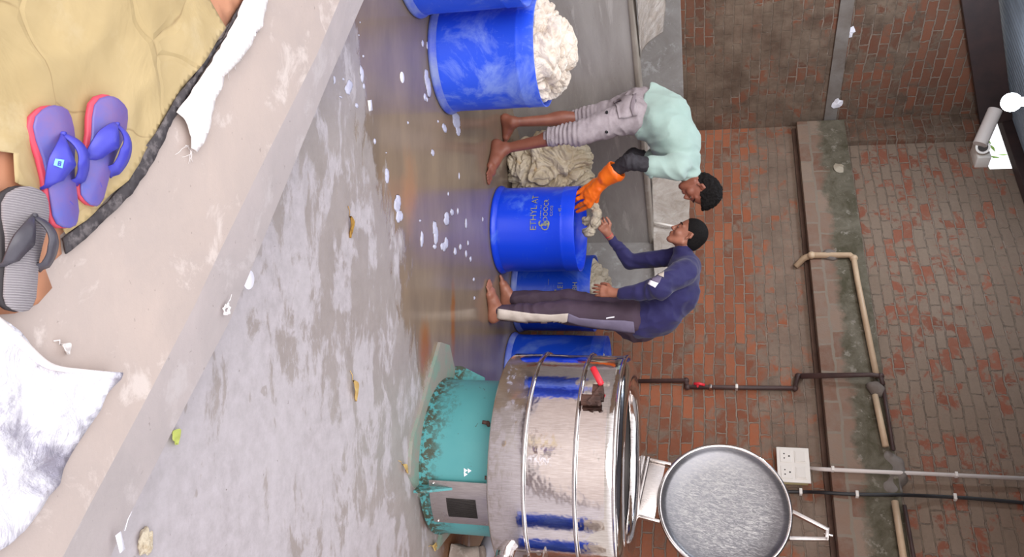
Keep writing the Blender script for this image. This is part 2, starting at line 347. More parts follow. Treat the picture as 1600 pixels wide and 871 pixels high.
def film():
    t = NT('clear_plastic_sheet'); t.out(t.mix(t.ramp(t.noise(4, 5, .7, dist=1), .4, .65), rgb(214, 204, 196), rgb(186, 172, 160)), .25); t.b.inputs['Transmission Weight'].default_value = .25
    t.b.inputs['Alpha'].default_value = .92; t.bump(t.noise(9, 5, .6, dist=1.5), .8, .02); return t.m
M['film'] = film()
M['stone'] = concrete('rough_stone', rgb(164, 148, 138), rgb(140, 124, 114), rgb(182, 168, 158), 9, .85, .02)
M['thread'] = simple('white_thread', rgb(238, 232, 230), .7)
M['lip_skin'] = simple('lip_colour', rgb(128, 70, 64), .45)
M['eye'] = simple('shaded_eye_white', rgb(120, 104, 98), .25)  # eye white darkened towards the shadow tone of the skin
M['pupil'] = simple('dark_iris', rgb(24, 16, 14), .2)
M['lens'] = simple('black_lens', rgb(14, 14, 18), .1)
M['nail'] = simple('pale_nail', rgb(190, 140, 124), .3)
em = NT('lit_bulb'); em.b.inputs['Emission Color'].default_value = (.85, .95, 1, 1); em.b.inputs['Emission Strength'].default_value = 30; M['bulb'] = em.m

# ------------------------------------------------------------------ object helpers
def link(name, me, mt, parent=None, smooth=True):
    me.materials.clear(); me.materials.append(mt)
    if smooth: me.polygons.foreach_set('use_smooth', [True] * len(me.polygons))
    o = bpy.data.objects.new(name, me); COL.objects.link(o)
    if parent is not None: o.parent = parent; o.matrix_parent_inverse = parent_inv(parent)
    me.update(); return o
def world_of(p):
    m = Matrix.LocRotScale(p.location, p.rotation_euler, p.scale)
    return m if p.parent is None else world_of(p.parent) @ p.matrix_parent_inverse @ m
def parent_inv(p): return world_of(p).inverted()
def obj(name, bm, mt, parent=None, smooth=True, auto=None):
    bmesh.ops.recalc_face_normals(bm, faces=bm.faces)
    me = bpy.data.meshes.new(name); bm.to_mesh(me); bm.free()
    o = link(name, me, mt, parent, smooth)
    if auto is not None: me.set_sharp_from_angle(angle=math.radians(auto))
    return o
def tag(o, label, cat, group=None, kind=None):
    if label: o['label'] = label
    if cat: o['category'] = cat
    if group: o['group'] = group
    if kind: o['kind'] = kind
    return o
def thing(name, loc, label, cat, group=None):
    o = bpy.data.objects.new(name, None); COL.objects.link(o); o.location = loc; o.empty_display_size = .1
    return tag(o, label, cat, group)
def struct(o): o['kind'] = 'structure'; return o
def box(bm, c, s, R=None, bev=0):
    r = bmesh.ops.create_cube(bm, size=1)
    vs = r['verts']
    for v in vs:
        p = Vector((v.co.x * s[0], v.co.y * s[1], v.co.z * s[2]))
        if R is not None: p = R @ p
        v.co = p + Vector(c)
    if bev:
        es = list({e for v in vs for e in v.link_edges})
        bmesh.ops.bevel(bm, geom=es, offset=bev, segments=2, affect='EDGES', profile=.6)
    return bm
def frame(x, z):
    x = Vector(x).normalized(); z = Vector(z).normalized(); y = z.cross(x).normalized(); z = x.cross(y)
    return Matrix((x, y, z)).transposed()
def tube(bm, pts, r, seg=10, caps=True, smoothn=0):
    pts = [Vector(p) for p in pts]
    rs = r if isinstance(r, (list, tuple)) else [r] * len(pts)
    if smoothn:
        for _ in range(smoothn):
            q = [pts[0]]; qr = [rs[0]]
            for i in range(len(pts) - 1):
                q += [pts[i].lerp(pts[i + 1], .25), pts[i].lerp(pts[i + 1], .75)]; qr += [rs[i] * .75 + rs[i + 1] * .25, rs[i] * .25 + rs[i + 1] * .75]
            q.append(pts[-1]); qr.append(rs[-1]); pts, rs = q, qr
    up = None; rings = []
    for i, p in enumerate(pts):
        a = (pts[i] - pts[i - 1]).normalized() if i > 0 else (pts[1] - pts[0]).normalized()
        b = (pts[i + 1] - pts[i]).normalized() if i < len(pts) - 1 else a
        t = (a + b).normalized() if (a + b).length > 1e-6 else a
        if up is None: up = Vector((0, 0, 1)) if abs(t.z) < .9 else Vector((1, 0, 0))
        s = t.cross(up).normalized(); up = s.cross(t).normalized()
        k = 1 / max(.5, a.dot(t))
        rings.append([bm.verts.new(p + (s * math.cos(2 * math.pi * j / seg) + up * math.sin(2 * math.pi * j / seg)) * rs[i] * (k if 0 < i < len(pts) - 1 else 1)) for j in range(seg)])
    for i in range(len(rings) - 1):
        for j in range(seg):
            bm.faces.new((rings[i][j], rings[i][(j + 1) % seg], rings[i + 1][(j + 1) % seg], rings[i + 1][j]))
    if caps:
        bm.faces.new(rings[0][::-1]); bm.faces.new(rings[-1])
    return bm
def lathe(bm, prof, c=(0, 0, 0), seg=64, R=None, close=False):
    c = Vector(c); rings = []
    for r, z in prof:
        ring = []
        for j in range(seg):
            a = 2 * math.pi * j / seg; p = Vector((r * math.cos(a), r * math.sin(a), z))
            ring.append(bm.verts.new(c + (R @ p if R is not None else p)))
        rings.append(ring)
    n = len(rings)
    for i in range(n - 1 + (1 if close else 0)):
        A, B = rings[i], rings[(i + 1) % n]
        for j in range(seg): bm.faces.new((A[j], A[(j + 1) % seg], B[(j + 1) % seg], B[j]))
    if not close:
        if prof[0][0] > 1e-4: bm.faces.new(rings[0][::-1])
        if prof[-1][0] > 1e-4: bm.faces.new(rings[-1])
    bmesh.ops.remove_doubles(bm, verts=bm.verts, dist=1e-5)
    return bm
def prism(bm, poly, z0, z1):
    a = [bm.verts.new((p[0], p[1], z0)) for p in poly]; b = [bm.verts.new((p[0], p[1], z1)) for p in poly]
    n = len(poly); bm.faces.new(a[::-1]); bm.faces.new(b)
    for i in range(n): bm.faces.new((a[i], a[(i + 1) % n], b[(i + 1) % n], b[i]))
    return bm
def sheet(name, poly, z, mt, step=.04, amp=.006, thick=.003, nsc=6, parent=None, hfun=None):
    """flat polygon cut on a grid, crumpled a little and given thickness"""
    bm = bmesh.new(); bm.faces.new([bm.verts.new((p[0], p[1], 0)) for p in poly])
    xs = [p[0] for p in poly]; ys = [p[1] for p in poly]
    x = min(xs) + step
    while x < max(xs):
        bmesh.ops.bisect_plane(bm, geom=list(bm.verts) + list(bm.edges) + list(bm.faces), plane_co=(x, 0, 0), plane_no=(1, 0, 0)); x += step
    y = min(ys) + step
    while y < max(ys):
        bmesh.ops.bisect_plane(bm, geom=list(bm.verts) + list(bm.edges) + list(bm.faces), plane_co=(0, y, 0), plane_no=(0, 1, 0)); y += step
    bmesh.ops.triangulate(bm, faces=bm.faces)
    for v in bm.verts:
        q = v.co * nsc; h = 1 - abs(noise.noise(q)) * 2 + .5 * noise.noise(q * 2.7)
        v.co.z = z + amp * max(0, h) + (hfun(v.co) if hfun else 0)
    o = obj(name, bm, mt, parent)
    md = o.modifiers.new('thickness', 'SOLIDIFY'); md.thickness = thick; md.offset = 1
    return o
def px_poly(pts, z): return [fl(a, b, .2) for a, b in pts]

# ------------------------------------------------------------------ signed-distance modelling (one continuous surface per body or garment)
def cap(a, b, r0, r1=None, k=.03): return ('c', np.array(a, float), np.array(b, float), r0, r0 if r1 is None else r1, k)
def ell(c, r, R=None, k=.03): return ('e', np.array(c, float), np.array(r, float), np.array(R if R is not None else Matrix.Identity(3), float), k)
def cut(prim): return ('s', prim)
def half(p, n): return ('h', np.array(p, float), np.array(n, float))    # keep the side n points to
def bounds(q):
    if q[0] == 'c':
        r = max(q[3], q[4]); return np.minimum(q[1], q[2]) - r, np.maximum(q[1], q[2]) + r
    if q[0] == 'e':
        r = q[2].max(); return q[1] - r, q[1] + r
def dist(q, P):
    if q[0] == 'c':
        a, b = q[1], q[2]; d = b - a; L = max(d @ d, 1e-12)
        t = np.clip(((P - a) @ d) / L, 0, 1)
        return np.linalg.norm(P - a - t[..., None] * d, axis=-1) - (q[3] + (q[4] - q[3]) * t)
    L = (P - q[1]) @ q[3]
    k0 = np.linalg.norm(L / q[2], axis=-1); k1 = np.linalg.norm(L / (q[2] ** 2), axis=-1)
    return k0 * (k0 - 1) / np.maximum(k1, 1e-6)
def sdf_mesh(prims, h):
    lo = np.full(3, 1e9); hi = -lo
    for q in prims:
        if q[0] in 'ce':
            a, b = bounds(q); lo = np.minimum(lo, a); hi = np.maximum(hi, b)
    lo -= 4 * h + .02; hi += 4 * h + .02
    n = np.ceil((hi - lo) / h).astype(int) + 1
    F = np.full(n, 1.0, np.float64)
    ax = [lo[i] + h * np.arange(n[i]) for i in range(3)]
    def sub(a, b):
        i0 = np.clip(np.floor((a - lo) / h).astype(int), 0, n - 1); i1 = np.clip(np.ceil((b - lo) / h).astype(int) + 1, 1, n)
        G = np.stack(np.meshgrid(*[ax[i][i0[i]:i1[i]] for i in range(3)], indexing='ij'), -1)
        return tuple(slice(i0[i], i1[i]) for i in range(3)), G
    for q in prims:
        if q[0] == 'h':
            s, G = sub(lo, hi); F[s] = np.maximum(F[s], -((G - q[1]) @ q[2])); continue
        core = q[1] if q[0] == 's' else q
        a, b = bounds(core); k = core[-1]; mg = k + 4 * h
        s, G = sub(a - mg, b + mg); d = dist(core, G); f = F[s]
        if q[0] == 's':
            kk = k; hh = np.maximum(kk - np.abs(f + d), 0) / kk; F[s] = np.maximum(f, -d) + hh * hh * kk / 4
        else:
            hh = np.maximum(k - np.abs(f - d), 0) / k; F[s] = np.minimum(f, d) - hh * hh * k / 4
    S = F < 0
    c8 = [(i, j, k) for i in (0, 1) for j in (0, 1) for k in (0, 1)]
    sl = lambda A, c: A[c[0]:A.shape[0] - 1 + c[0], c[1]:A.shape[1] - 1 + c[1], c[2]:A.shape[2] - 1 + c[2]]
    cnt = sum(sl(S, c).astype(np.int8) for c in c8); mix = (cnt > 0) & (cnt < 8)
    idx = np.argwhere(mix); vals = np.stack([F[idx[:, 0] + c[0], idx[:, 1] + c[1], idx[:, 2] + c[2]] for c in c8], 1)
    acc = np.zeros((len(idx), 3)); num = np.zeros(len(idx))
    for a in range(8):
        for b in range(a + 1, 8):
            ca, cb = np.array(c8[a]), np.array(c8[b])
            if np.abs(ca - cb).sum() != 1: continue
            m = (vals[:, a] < 0) != (vals[:, b] < 0); t = np.where(m, vals[:, a] / np.where(m, vals[:, a] - vals[:, b], 1), 0)
            acc[m] += ca + t[m, None] * (cb - ca); num[m] += 1
    V = lo + h * (idx + acc / num[:, None])
    vid = np.full(mix.shape, -1, int); vid[mix] = np.arange(len(idx))
    Fs = []
    for axn in range(3):
        A = np.moveaxis(S, axn, 0); D = np.moveaxis(vid, axn, 0)
        e = A[:-1, 1:-1, 1:-1] != A[1:, 1:-1, 1:-1]; q = np.argwhere(e); i, j, k = q[:, 0], q[:, 1] + 1, q[:, 2] + 1
        quad = np.stack([D[i, j - 1, k - 1], D[i, j, k - 1], D[i, j, k], D[i, j - 1, k]], 1)
        inside = A[i, j, k]; flip = inside if axn != 1 else ~inside
        quad[~flip] = quad[~flip][:, ::-1]; Fs.append(quad)
    return V, np.concatenate(Fs)
def sdf_obj(name, prims, h, mt, parent=None, disp=None, relax=1):
    V, Q = sdf_mesh(prims, h)
    me = bpy.data.meshes.new(name); me.from_pydata(V.tolist(), [], Q.tolist()); me.update()
    if relax or disp:
        bm = bmesh.new(); bm.from_mesh(me)
        for _ in range(relax): bmesh.ops.smooth_vert(bm, verts=bm.verts, factor=.5, use_axis_x=True, use_axis_y=True, use_axis_z=True)
        bm.normal_update()
        if disp:
            new = [v.co + v.normal * disp(v.co, v.normal) for v in bm.verts]
            for v, c in zip(bm.verts, new): v.co = c
        bm.to_mesh(me); bm.free()
    return link(name, me, mt, parent)
def bvh_of(o):
    me = o.data; inv = o.matrix_parent_inverse
    M4 = Matrix.Identity(4)
    return BVHTree.FromPolygons([v.co.copy() for v in me.vertices], [p.vertices[:] for p in me.polygons])
def patch(name, target, left, right, mt, parent, nu=10, off=.004, sub=6, thick=.002):
    """a strip of cloth lying on the target's surface between two borders (image points)"""
    tr = bvh_of(target); bm = bmesh.new(); grid = []
    def resample(L):
        out = []
        for i in range(len(L) - 1):
            for s in range(sub): out.append((L[i][0] + (L[i + 1][0] - L[i][0]) * s / sub, L[i][1] + (L[i + 1][1] - L[i][1]) * s / sub))
        out.append(L[-1]); return out
    A, B = resample(left), resample(right)
    last = None
    for a, b in zip(A, B):
        row = []
        for j in range(nu + 1):
            t = j / nu; d = ray(a[0] + (b[0] - a[0]) * t, a[1] + (b[1] - a[1]) * t).normalized()
            hit = tr.ray_cast(CAM, d)
            if hit[0] is None: row.append(None)
            else: row.append(bm.verts.new(hit[0] + hit[1] * (off if hit[1].dot(d) < 0 else -off)))
        grid.append(row)
    for i in range(len(grid) - 1):
        for j in range(nu):
            q = (grid[i][j], grid[i][j + 1], grid[i + 1][j + 1], grid[i + 1][j])
            if all(v is not None for v in q) and max((q[0].co - q[2].co).length, (q[1].co - q[3].co).length) < .12: bm.faces.new(q)
    o = obj(name, bm, mt, parent)
    md = o.modifiers.new('thickness', 'SOLIDIFY'); md.thickness = thick; md.offset = 0
    return o
def text_bm(s, size, ext=.0):
    cu = bpy.data.curves.new('t', 'FONT'); cu.body = s; cu.size = size; cu.align_x = 'CENTER'; cu.align_y = 'CENTER'; cu.resolution_u = 3
    o = bpy.data.objects.new('t', cu); COL.objects.link(o)
    dg = bpy.context.evaluated_depsgraph_get(); me = bpy.data.meshes.new_from_object(o.evaluated_get(dg))
    bm = bmesh.new(); bm.from_mesh(me); bpy.data.objects.remove(o); bpy.data.meshes.remove(me)
    return bm

# ------------------------------------------------------------------ structure: floor, platform
bm = bmesh.new(); prism(bm, [(-9, -5), (7, -5), (7, 9.5), (-9, 9.5)], -.15, 0); struct(obj('floor', bm, M['floor'], smooth=False))
edge = [fl(a, b, .17) for a, b in ((567, 0), (514, 121), (432, 320), (385, 435), (358, 500), (285, 640), (204, 798), (170, 871))]
crease = [fl(a, b, .2) for a, b in ((531, 0), (495, 86), (408, 260), (345, 390), (303, 480), (220, 640), (140, 790), (98, 871))]
def extend(L, k):
    a = L[0] + (L[0] - L[1]).normalized() * k; b = L[-1] + (L[-1] - L[-2]).normalized() * k; return [a] + L + [b]
edge = extend(edge, 5); crease = extend(crease, 5)
def platform():
    bm = bmesh.new(); ar = []
    for e, c in zip(edge, crease):
        back_ = Vector((c.x - 3.2, c.y - 4.2, .2))
        ar.append([bm.verts.new(back_), bm.verts.new((c.x, c.y, .2))])
    for i in range(len(ar) - 1): bm.faces.new((ar[i][0], ar[i][1], ar[i + 1][1], ar[i + 1][0]))
    bmesh.ops.subdivide_edges(bm, edges=bm.edges, cuts=3, use_grid_fill=True)
    bmesh.ops.recalc_face_normals(bm, faces=bm.faces)
    return obj('floor_platform', bm, M['platform'])
struct(platform())
bm = bmesh.new(); ar = []
for e, c in zip(edge, crease):
    out = (e - c); out.z = 0; out.normalize()
    ar.append([bm.verts.new(p) for p in ((c.x, c.y, .2), c.lerp(e, .5) + Vector((0, 0, .003)), e + Vector((0, 0, .004)), (e.x + out.x * .012, e.y + out.y * .012, .158), (e.x + out.x * .012, e.y + out.y * .012, -.02))])
for i in range(len(ar) - 1):
    for j in range(4): bm.faces.new((ar[i][j], ar[i][j + 1], ar[i + 1][j + 1], ar[i + 1][j]))
struct(obj('trim_platform_lip', bm, M['lip'], auto=40))

# ------------------------------------------------------------------ walls
TOP = 4.2
def wall_obj(name, origin, dirx, mt, segs, thick=.23):
    """segs: list of (x0,x1,z0,z1) in the wall's own frame; y=0 is the face towards the room"""
    bm = bmesh.new()
    for x0, x1, z0, z1 in segs: box(bm, ((x0 + x1) / 2, thick / 2, (z0 + z1) / 2), (x1 - x0, thick, z1 - z0))
    bmesh.ops.remove_doubles(bm, verts=bm.verts, dist=1e-4)
    me = bpy.data.meshes.new(name); bm.to_mesh(me); bm.free(); me.materials.append(mt)
    o = bpy.data.objects.new(name, me); COL.objects.link(o)
    o.location = origin; o.rotation_euler = (0, 0, math.atan2(dirx.y, dirx.x)); return struct(o)
# local +x runs along dirx; local +y must point away from the room
wb1 = wall_obj('wall_back', CORNER, dB, M['backlow'], [(-.2, 7.5, 0, 2.5)])
wb2 = wall_obj('wall_back_upper', CORNER, dB, M['backhigh'], [(-.2, .72, 2.5, 4.16), (.72, 7.5, 2.5, 4.46)])
bcor = CORNER - dL * 12
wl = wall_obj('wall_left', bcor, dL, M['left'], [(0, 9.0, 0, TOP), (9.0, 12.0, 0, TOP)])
for v in wl.data.vertices:
    if v.co.z > 3: v.co.z = 4.25 - .285 * (12.0 - v.co.x) if v.co.x > 8.9 else 4.25 - .285 * 3
def along(name, origin, d, x0, x1, z0, z1, depth, mt, bev=.008):
    bm = bmesh.new(); box(bm, ((x0 + x1) / 2, -depth / 2, (z0 + z1) / 2), (x1 - x0, depth, z1 - z0), bev=bev)
    me = bpy.data.meshes.new(name); bm.to_mesh(me); bm.free(); me.materials.append(mt)
    o = bpy.data.objects.new(name, me); COL.objects.link(o); o.location = origin; o.rotation_euler = (0, 0, math.atan2(d.y, d.x)); return struct(o)
along('trim_lintel_beam', CORNER, dB, .05, 7.5, 2.47, 2.93, .11, M['beam'])
along('trim_soffit_shade', CORNER, dB, .05, 7.5, 2.43, 2.47, .02, M['soffit'])  # thin strip painted as the shadowed soffit below the beam
along('trim_wall_left_mortar', bcor, dL, 0, 11.98, 2.74, 2.86, .02, M['mortar'], .004)
along('trim_wall_left_plaster', bcor, dL, 0, 12.0, 0.4, 1.335, .035, M['dado'])
along('trim_wall_back_plaster', CORNER, dB, .0, 2.2, 0.4, 1.33, .035, M['dado'])
along('trim_wall_back_corner', CORNER, dB, .0, .33, 2.93, 4.2, .07, M['left'])
# tank along the left wall
TB = fl(808, 200); TB.z = 0
L_ = 1.95; TL = 9.0
rt = math.atan2(dL.y, dL.x)
tb = (TB - B0).dot(nB) ; tend = abs(tb)       # distance along dL from TB to the back wall
def tank():
    bm = bmesh.new(); box(bm, ((tend - TL) / 2, .08, .515), (tend + TL, .16, 1.03)); o = obj('wall_tank', bm, M['tank'], smooth=False)
    o.location = TB; o.rotation_euler = (0, 0, rt); struct(o)
    bm = bmesh.new(); box(bm, ((tend - TL) / 2, .075, 1.05), (tend + TL, .19, .04), bev=.012); o = obj('trim_tank_rim', bm, M['rim'], smooth=False)
    o.location = TB; o.rotation_euler = (0, 0, rt); struct(o)
    bm = bmesh.new(); box(bm, ((tend - TL) / 2, 1.0, .72), (tend + TL, 1.7, .06)); o = obj('floor_tank', bm, M['tank'], smooth=False)
    o.location = TB; o.rotation_euler = (0, 0, rt); struct(o)
tank()

# ------------------------------------------------------------------ roof
def roof():
    # corrugated sheets pitched down from the back wall towards the front
    bm = bmesh.new(); rows = []; C0 = CORNER.copy()
    for s in np.arange(-.35, 2.9, .019):
        z = 4.47 - .29 * s + .02 * math.sin(2 * math.pi * s / .076)
        rows.append([bm.verts.new(C0 + nB * float(s) + dB * x + Vector((0, 0, z))) for x in (-1.8, .6, 3, 6.8)])
    for i in range(len(rows) - 1):
        for j in range(3): bm.faces.new((rows[i][j], rows[i][j + 1], rows[i + 1][j + 1], rows[i + 1][j]))
    struct(obj('ceiling', bm, M['roof']))
roof()
def beam_between(name, a, b, w_, h_, mt):
    a, b = Vector(a), Vector(b); d = b - a; R = frame(d, (0, 0, 1)); bm = bmesh.new()
    box(bm, (a + b) / 2, (d.length, w_, h_), R, bev=.006); return struct(obj(name, bm, mt, smooth=False))
A_ = lf(1530, 0, .12); B_ = bk(1556, 190, .15)
beam_between('trim_roof_beam_left', A_ + (A_ - B_) * 2, B_, .08, .27, M['steel_brown'])
A_ = CORNER + nB * .12 - dB * .05; B_ = A_ + dB * 6
beam_between('trim_roof_beam_back', A_ + Vector((0, 0, 4.41)), B_ + Vector((0, 0, 4.44)), .1, .19, M['steel_brown'])
Q_ = CORNER + nB * 2.4; beam_between('trim_roof_purlin', Q_ - dB * 1.4 + Vector((0, 0, 3.70)), Q_ + dB * 6 + Vector((0, 0, 3.70)), .06, .06, M['steel_brown'])
# greenery outside, seen through the gap over the low corner
fo = CORNER + dB * .5 - nB * 1.2
bm = bmesh.new()
for i in range(260):
    p = fo + Vector((random.gauss(0, .5), random.gauss(0, .3), 4.5 + random.gauss(0, .35))); s = random.uniform(.05, .1)
    R = Matrix.Rotation(random.uniform(0, 6), 3, Vector((random.random(), random.random(), random.random())).normalized())
    vs_ = [bm.verts.new(p + R @ Vector(q) * s) for q in ((-1, 0, 0), (0, .35, .1), (1, 0, 0), (0, -.35, .1))]; bm.faces.new(vs_)
tree = thing('tree', (fo.x, fo.y, 0), 'sunlit green foliage glimpsed through the gap between brick wall corner and roof', 'tree')
tf = obj('foliage', bm, M['foliage'], tree, smooth=False)
bm = bmesh.new(); tube(bm, [(fo.x, fo.y, 0), (fo.x + .1, fo.y, 2), (fo.x, fo.y + .05, 4.4)], [.12, .09, .04]); obj('trunk', bm, M['rust'], tree)
# ------------------------------------------------------------------ blue drums
def drum(front, r, h, label, mt, heap=None, group='open blue plastic drums', seam_low=True, texts=None, heap_mat=None, heap_label=None):
    """front: floor point where the drum comes nearest to the camera"""
    d = Vector((front.x, front.y, 0)).normalized(); c = Vector((front.x, front.y, 0)) + d * r
    t = thing('plastic_drum', c, label, 'drum', group)
    bm = bmesh.new(); wt = .012
    prof = [(0, .012), (r - .03, .012), (r - .008, .03), (r - .004, .055), (r - .008, .075), (r - .006, h * .5), (r - .008, h - .115), (r - .0045, h - .108), (r - .006, h - .10), (r - .006, h - .08), (r - .004, h - .006),
            (r - .005, h), (r - .012, h - .003), (r - .018, h - .1), (r - .02, h * .5), (r - .022, .05), (0, .04)]
    lathe(bm, prof, c, 96)
    for v in bm.verts:     # hand-cut drums are never quite round
        q = v.co - c; a = math.atan2(q.y, q.x); k = 1 + .006 * math.sin(2 * a + r * 90) * min(1, q.z / h)
        v.co.x = c.x + q.x * k; v.co.y = c.y + q.y * k
    body = obj('drum_wall', bm, mt, t)
    bm = bmesh.new(); lathe(bm, [(r - .012, .0), (r + .006, .002), (r + .012, .012), (r + .009, .024), (r - .001, .034), (r - .006, .06), (r - .03, .05), (r - .04, .0)], c, 96)
    obj('base_ring', bm, M['drum_bead'] if mt is not M['drum_bright'] else mt, t)
    if texts:
        for (s, size, ang, z, rotz) in texts:
            tb_ = text_bm(s, size)
            bmesh.ops.subdivide_edges(tb_, edges=tb_.edges, cuts=1)
            face = math.atan2(-d.y, -d.x)
            for v in tb_.verts:
                x, y = (v.co.x, v.co.y)
                if rotz: x, y = -x, -y
                a_ = face + ang + x / r
                v.co = Vector((c.x + (r + .0015) * math.cos(a_), c.y + (r + .0015) * math.sin(a_), z + y))
            obj('stencil_lettering', tb_, M['stencil'], t, smooth=False)
    if heap: cloth_heap(c, r - .03, h, heap, heap_mat or M['laundry'], heap_label)
    return t, c
def folds(q, s=1.0):
    """rounded bulges parted by sharp creases, as wet cloth heaps up"""
    w_ = Vector((noise.noise(q * 3 * s), noise.noise(q * 3 * s + Vector((9, 3, 1))), noise.noise(q * 3 * s + Vector((2, 7, 5)))))
    p = q * 3.4 * s + w_ * 1.5
    b1 = min(1, abs(noise.noise(p)) * 2.6); b2 = min(1, abs(noise.noise(p * 2.2 + w_ * 1.2 + Vector((4, 4, 4)))) * 2.4); b3 = min(1, abs(noise.noise(p * 4.6 + Vector((1, 2, 3)))) * 2.2)
    return .62 * b1 ** .6 + .30 * b2 ** .6 + .08 * b3 ** .7
def cloth_heap(c, r, h, heap, mt, label):
    """heap = (height above rim, lean x, lean y, fill 0..1 fraction of opening)"""
    up, lx, ly, fill = heap
    bm = bmesh.new(); bmesh.ops.create_icosphere(bm, subdivisions=7, radius=1)
    for v in bm.verts:
        n = v.co.normalized(); zz = n.z
        p = Vector((n.x * r * fill, n.y * r * fill, zz * (up + .1) if zz > 0 else zz * .28))
        q = p + c * 3.1
        k = folds(q, 1.15) * .12 * (1.0 if zz > -.25 else .3)
        p += n * (k - .07)
        rad = math.hypot(p.x, p.y); lim = r - .002
        z_world = h - .1 + p.z
        p.x += lx * max(0, zz); p.y += ly * max(0, zz); rad = math.hypot(p.x, p.y)
        if z_world < h + .015 and rad > lim: p.x *= lim / rad; p.y *= lim / rad
        v.co = Vector((c.x, c.y, h - .1)) + p
    o = obj('laundry_heap', bm, mt)
    tag(o, label, 'laundry', 'heaps of wet cloth', 'stuff'); return o
R_ = .335
drum(fl(611, -68), .33, .63, 'worn blue drum cut off by the photo edge, nearest drum on the wet floor', M['drum_worn'], (.02, .03, .0, .80), heap_label='white wet cloth low inside the blue drum cut off by the photo edge')
drum(fl(669, 93), .335, .63, 'worn scratched blue drum overflowing with white cloth, beside the drum cut by the photo edge', M['drum_worn'], (.155, .02, .02, .95), heap_label='big heap of white wet cloth bulging above the worn scratched blue drum')
_, DC = drum(fl(765, 360), .335, .636, 'bright blue drum standing between the two men, empty and clean, faded yellow stencilling', M['drum_bright'],
             texts=[('ETHYL AT', .066, -.42, .335, True), ('- ---- --', .05, -.36, .382, True), ('BOOOCR', .050, -.40, .425, True), ('S', .12, -.13, .420, True), ('G', .085, -.06, .425, True), ('COO3', .030, -.42, .468, True), ('-- 45 -', .034, -.42, .53, True)])
drum(fl(797, 458), .330, .66, 'dark blue drum behind the legs of the man in navy, yellow swirl stencil on it', M['drum_dark'], (.11, -.03, .0, .9),
     texts=[('S', .13, -.02, .42, True), ('G', .09, .07, .40, True), ('E1', .06, -.2, .42, True), ('R BH', .055, -.1, .54, True), ('__', .05, -.28, .30, True)], heap_mat=M['laundry_dull'], heap_label='dull wet cloth poking out of the dark blue drum behind the navy-shirted man')
EC = Vector((.785, 6.5, 0)); drum(EC - EC.normalized() * .325, .325, .79, 'dark blue drum half hidden behind the stainless machine', M['drum_dark'], (-.02, -.1, -.1, .7), heap_label='bit of pale cloth inside the drum half hidden behind the stainless machine', heap_mat=M['laundry_dull'])
for q, nm in ((Vector((2.6, 2.6, 0)), 'nearer'), (Vector((3.2, 3.6, 0)), 'farther')):
    drum(q, .33, .7, 'blue cloth-filled drum right of the machine, mirrored in its steel, the %s of two' % nm, M['drum_dark'], (.12, 0, 0, .92), heap_label='white cloth in the %s of two blue drums mirrored in the steel' % nm)

# floor heap of cloth between the bending man's feet and the bright drum
def floor_heap():
    c = fl(788, 262); d = Vector((c.x, c.y, 0)).normalized(); c = c + d * .21; c.z = 0
    bm = bmesh.new(); bmesh.ops.create_icosphere(bm, subdivisions=7, radius=1)
    for v in bm.verts:
        n = v.co.normalized(); z = n.z
        p = Vector((n.x * .235, n.y * .185, z * .325))
        s = 1 / max(.8, (abs(n.x) ** 4 + abs(n.y) ** 4 + abs(n.z) ** 4) ** .25)
        p *= min(s, 1.12)
        p += n * (folds(p + Vector((5, 5, 5)), 1.1) * .13 - .08)
        p.x += .03 * noise.noise(Vector((0, 0, p.z * 6))) 
        p.z = max(p.z, -.33); v.co = c + p + Vector((0, 0, .33))
    o = obj('laundry_heap', bm, M['laundry_stained'])
    tag(o, 'knee-high pile of yellow-stained wet cloth on the floor beside the bright drum', 'laundry', 'heaps of wet cloth', 'stuff')
floor_heap()
# twisted cloth passed from glove to bare hand
pr = []
P_ = [J(905, 322, 6.0), J(926, 320, 5.97), J(934, 334, 5.97), J(930, 348, 5.98), J(922, 362, 6.0), J(915, 364, 6.02)]
for i in range(len(P_) - 1): pr.append(cap(P_[i], P_[i + 1], .028 if i else .022, .028 + .004 * (i == 2), .03))
pr.append(ell(J(918, 345, 6.04), (.035, .03, .045), None, .03))
tw = sdf_obj('twisted_cloth', pr, .006, M['laundry_dull'], disp=lambda p, n: .026 * (folds(p, 3.0) - .6))
tag(tw, 'twisted wet cloth held between orange glove and bare hand over the bright drum', 'cloth')

# ------------------------------------------------------------------ hydro extractor
MC = fl(650, 708); dm = Vector((MC.x, MC.y, 0)).normalized(); MC = Vector((MC.x, MC.y, 0)) + dm * .475
RB = .46; RD = .63; ZB = .455; ZT = 1.135
face = math.atan2(-dm.y, -dm.x)
mach = thing('spin_extractor', MC, 'large stainless spin extractor on a green pedestal, its round lid standing open', 'machine')
def at_ang(a, r, z=0): return Vector((MC.x + r * math.cos(face + a), MC.y + r * math.sin(face + a), z))
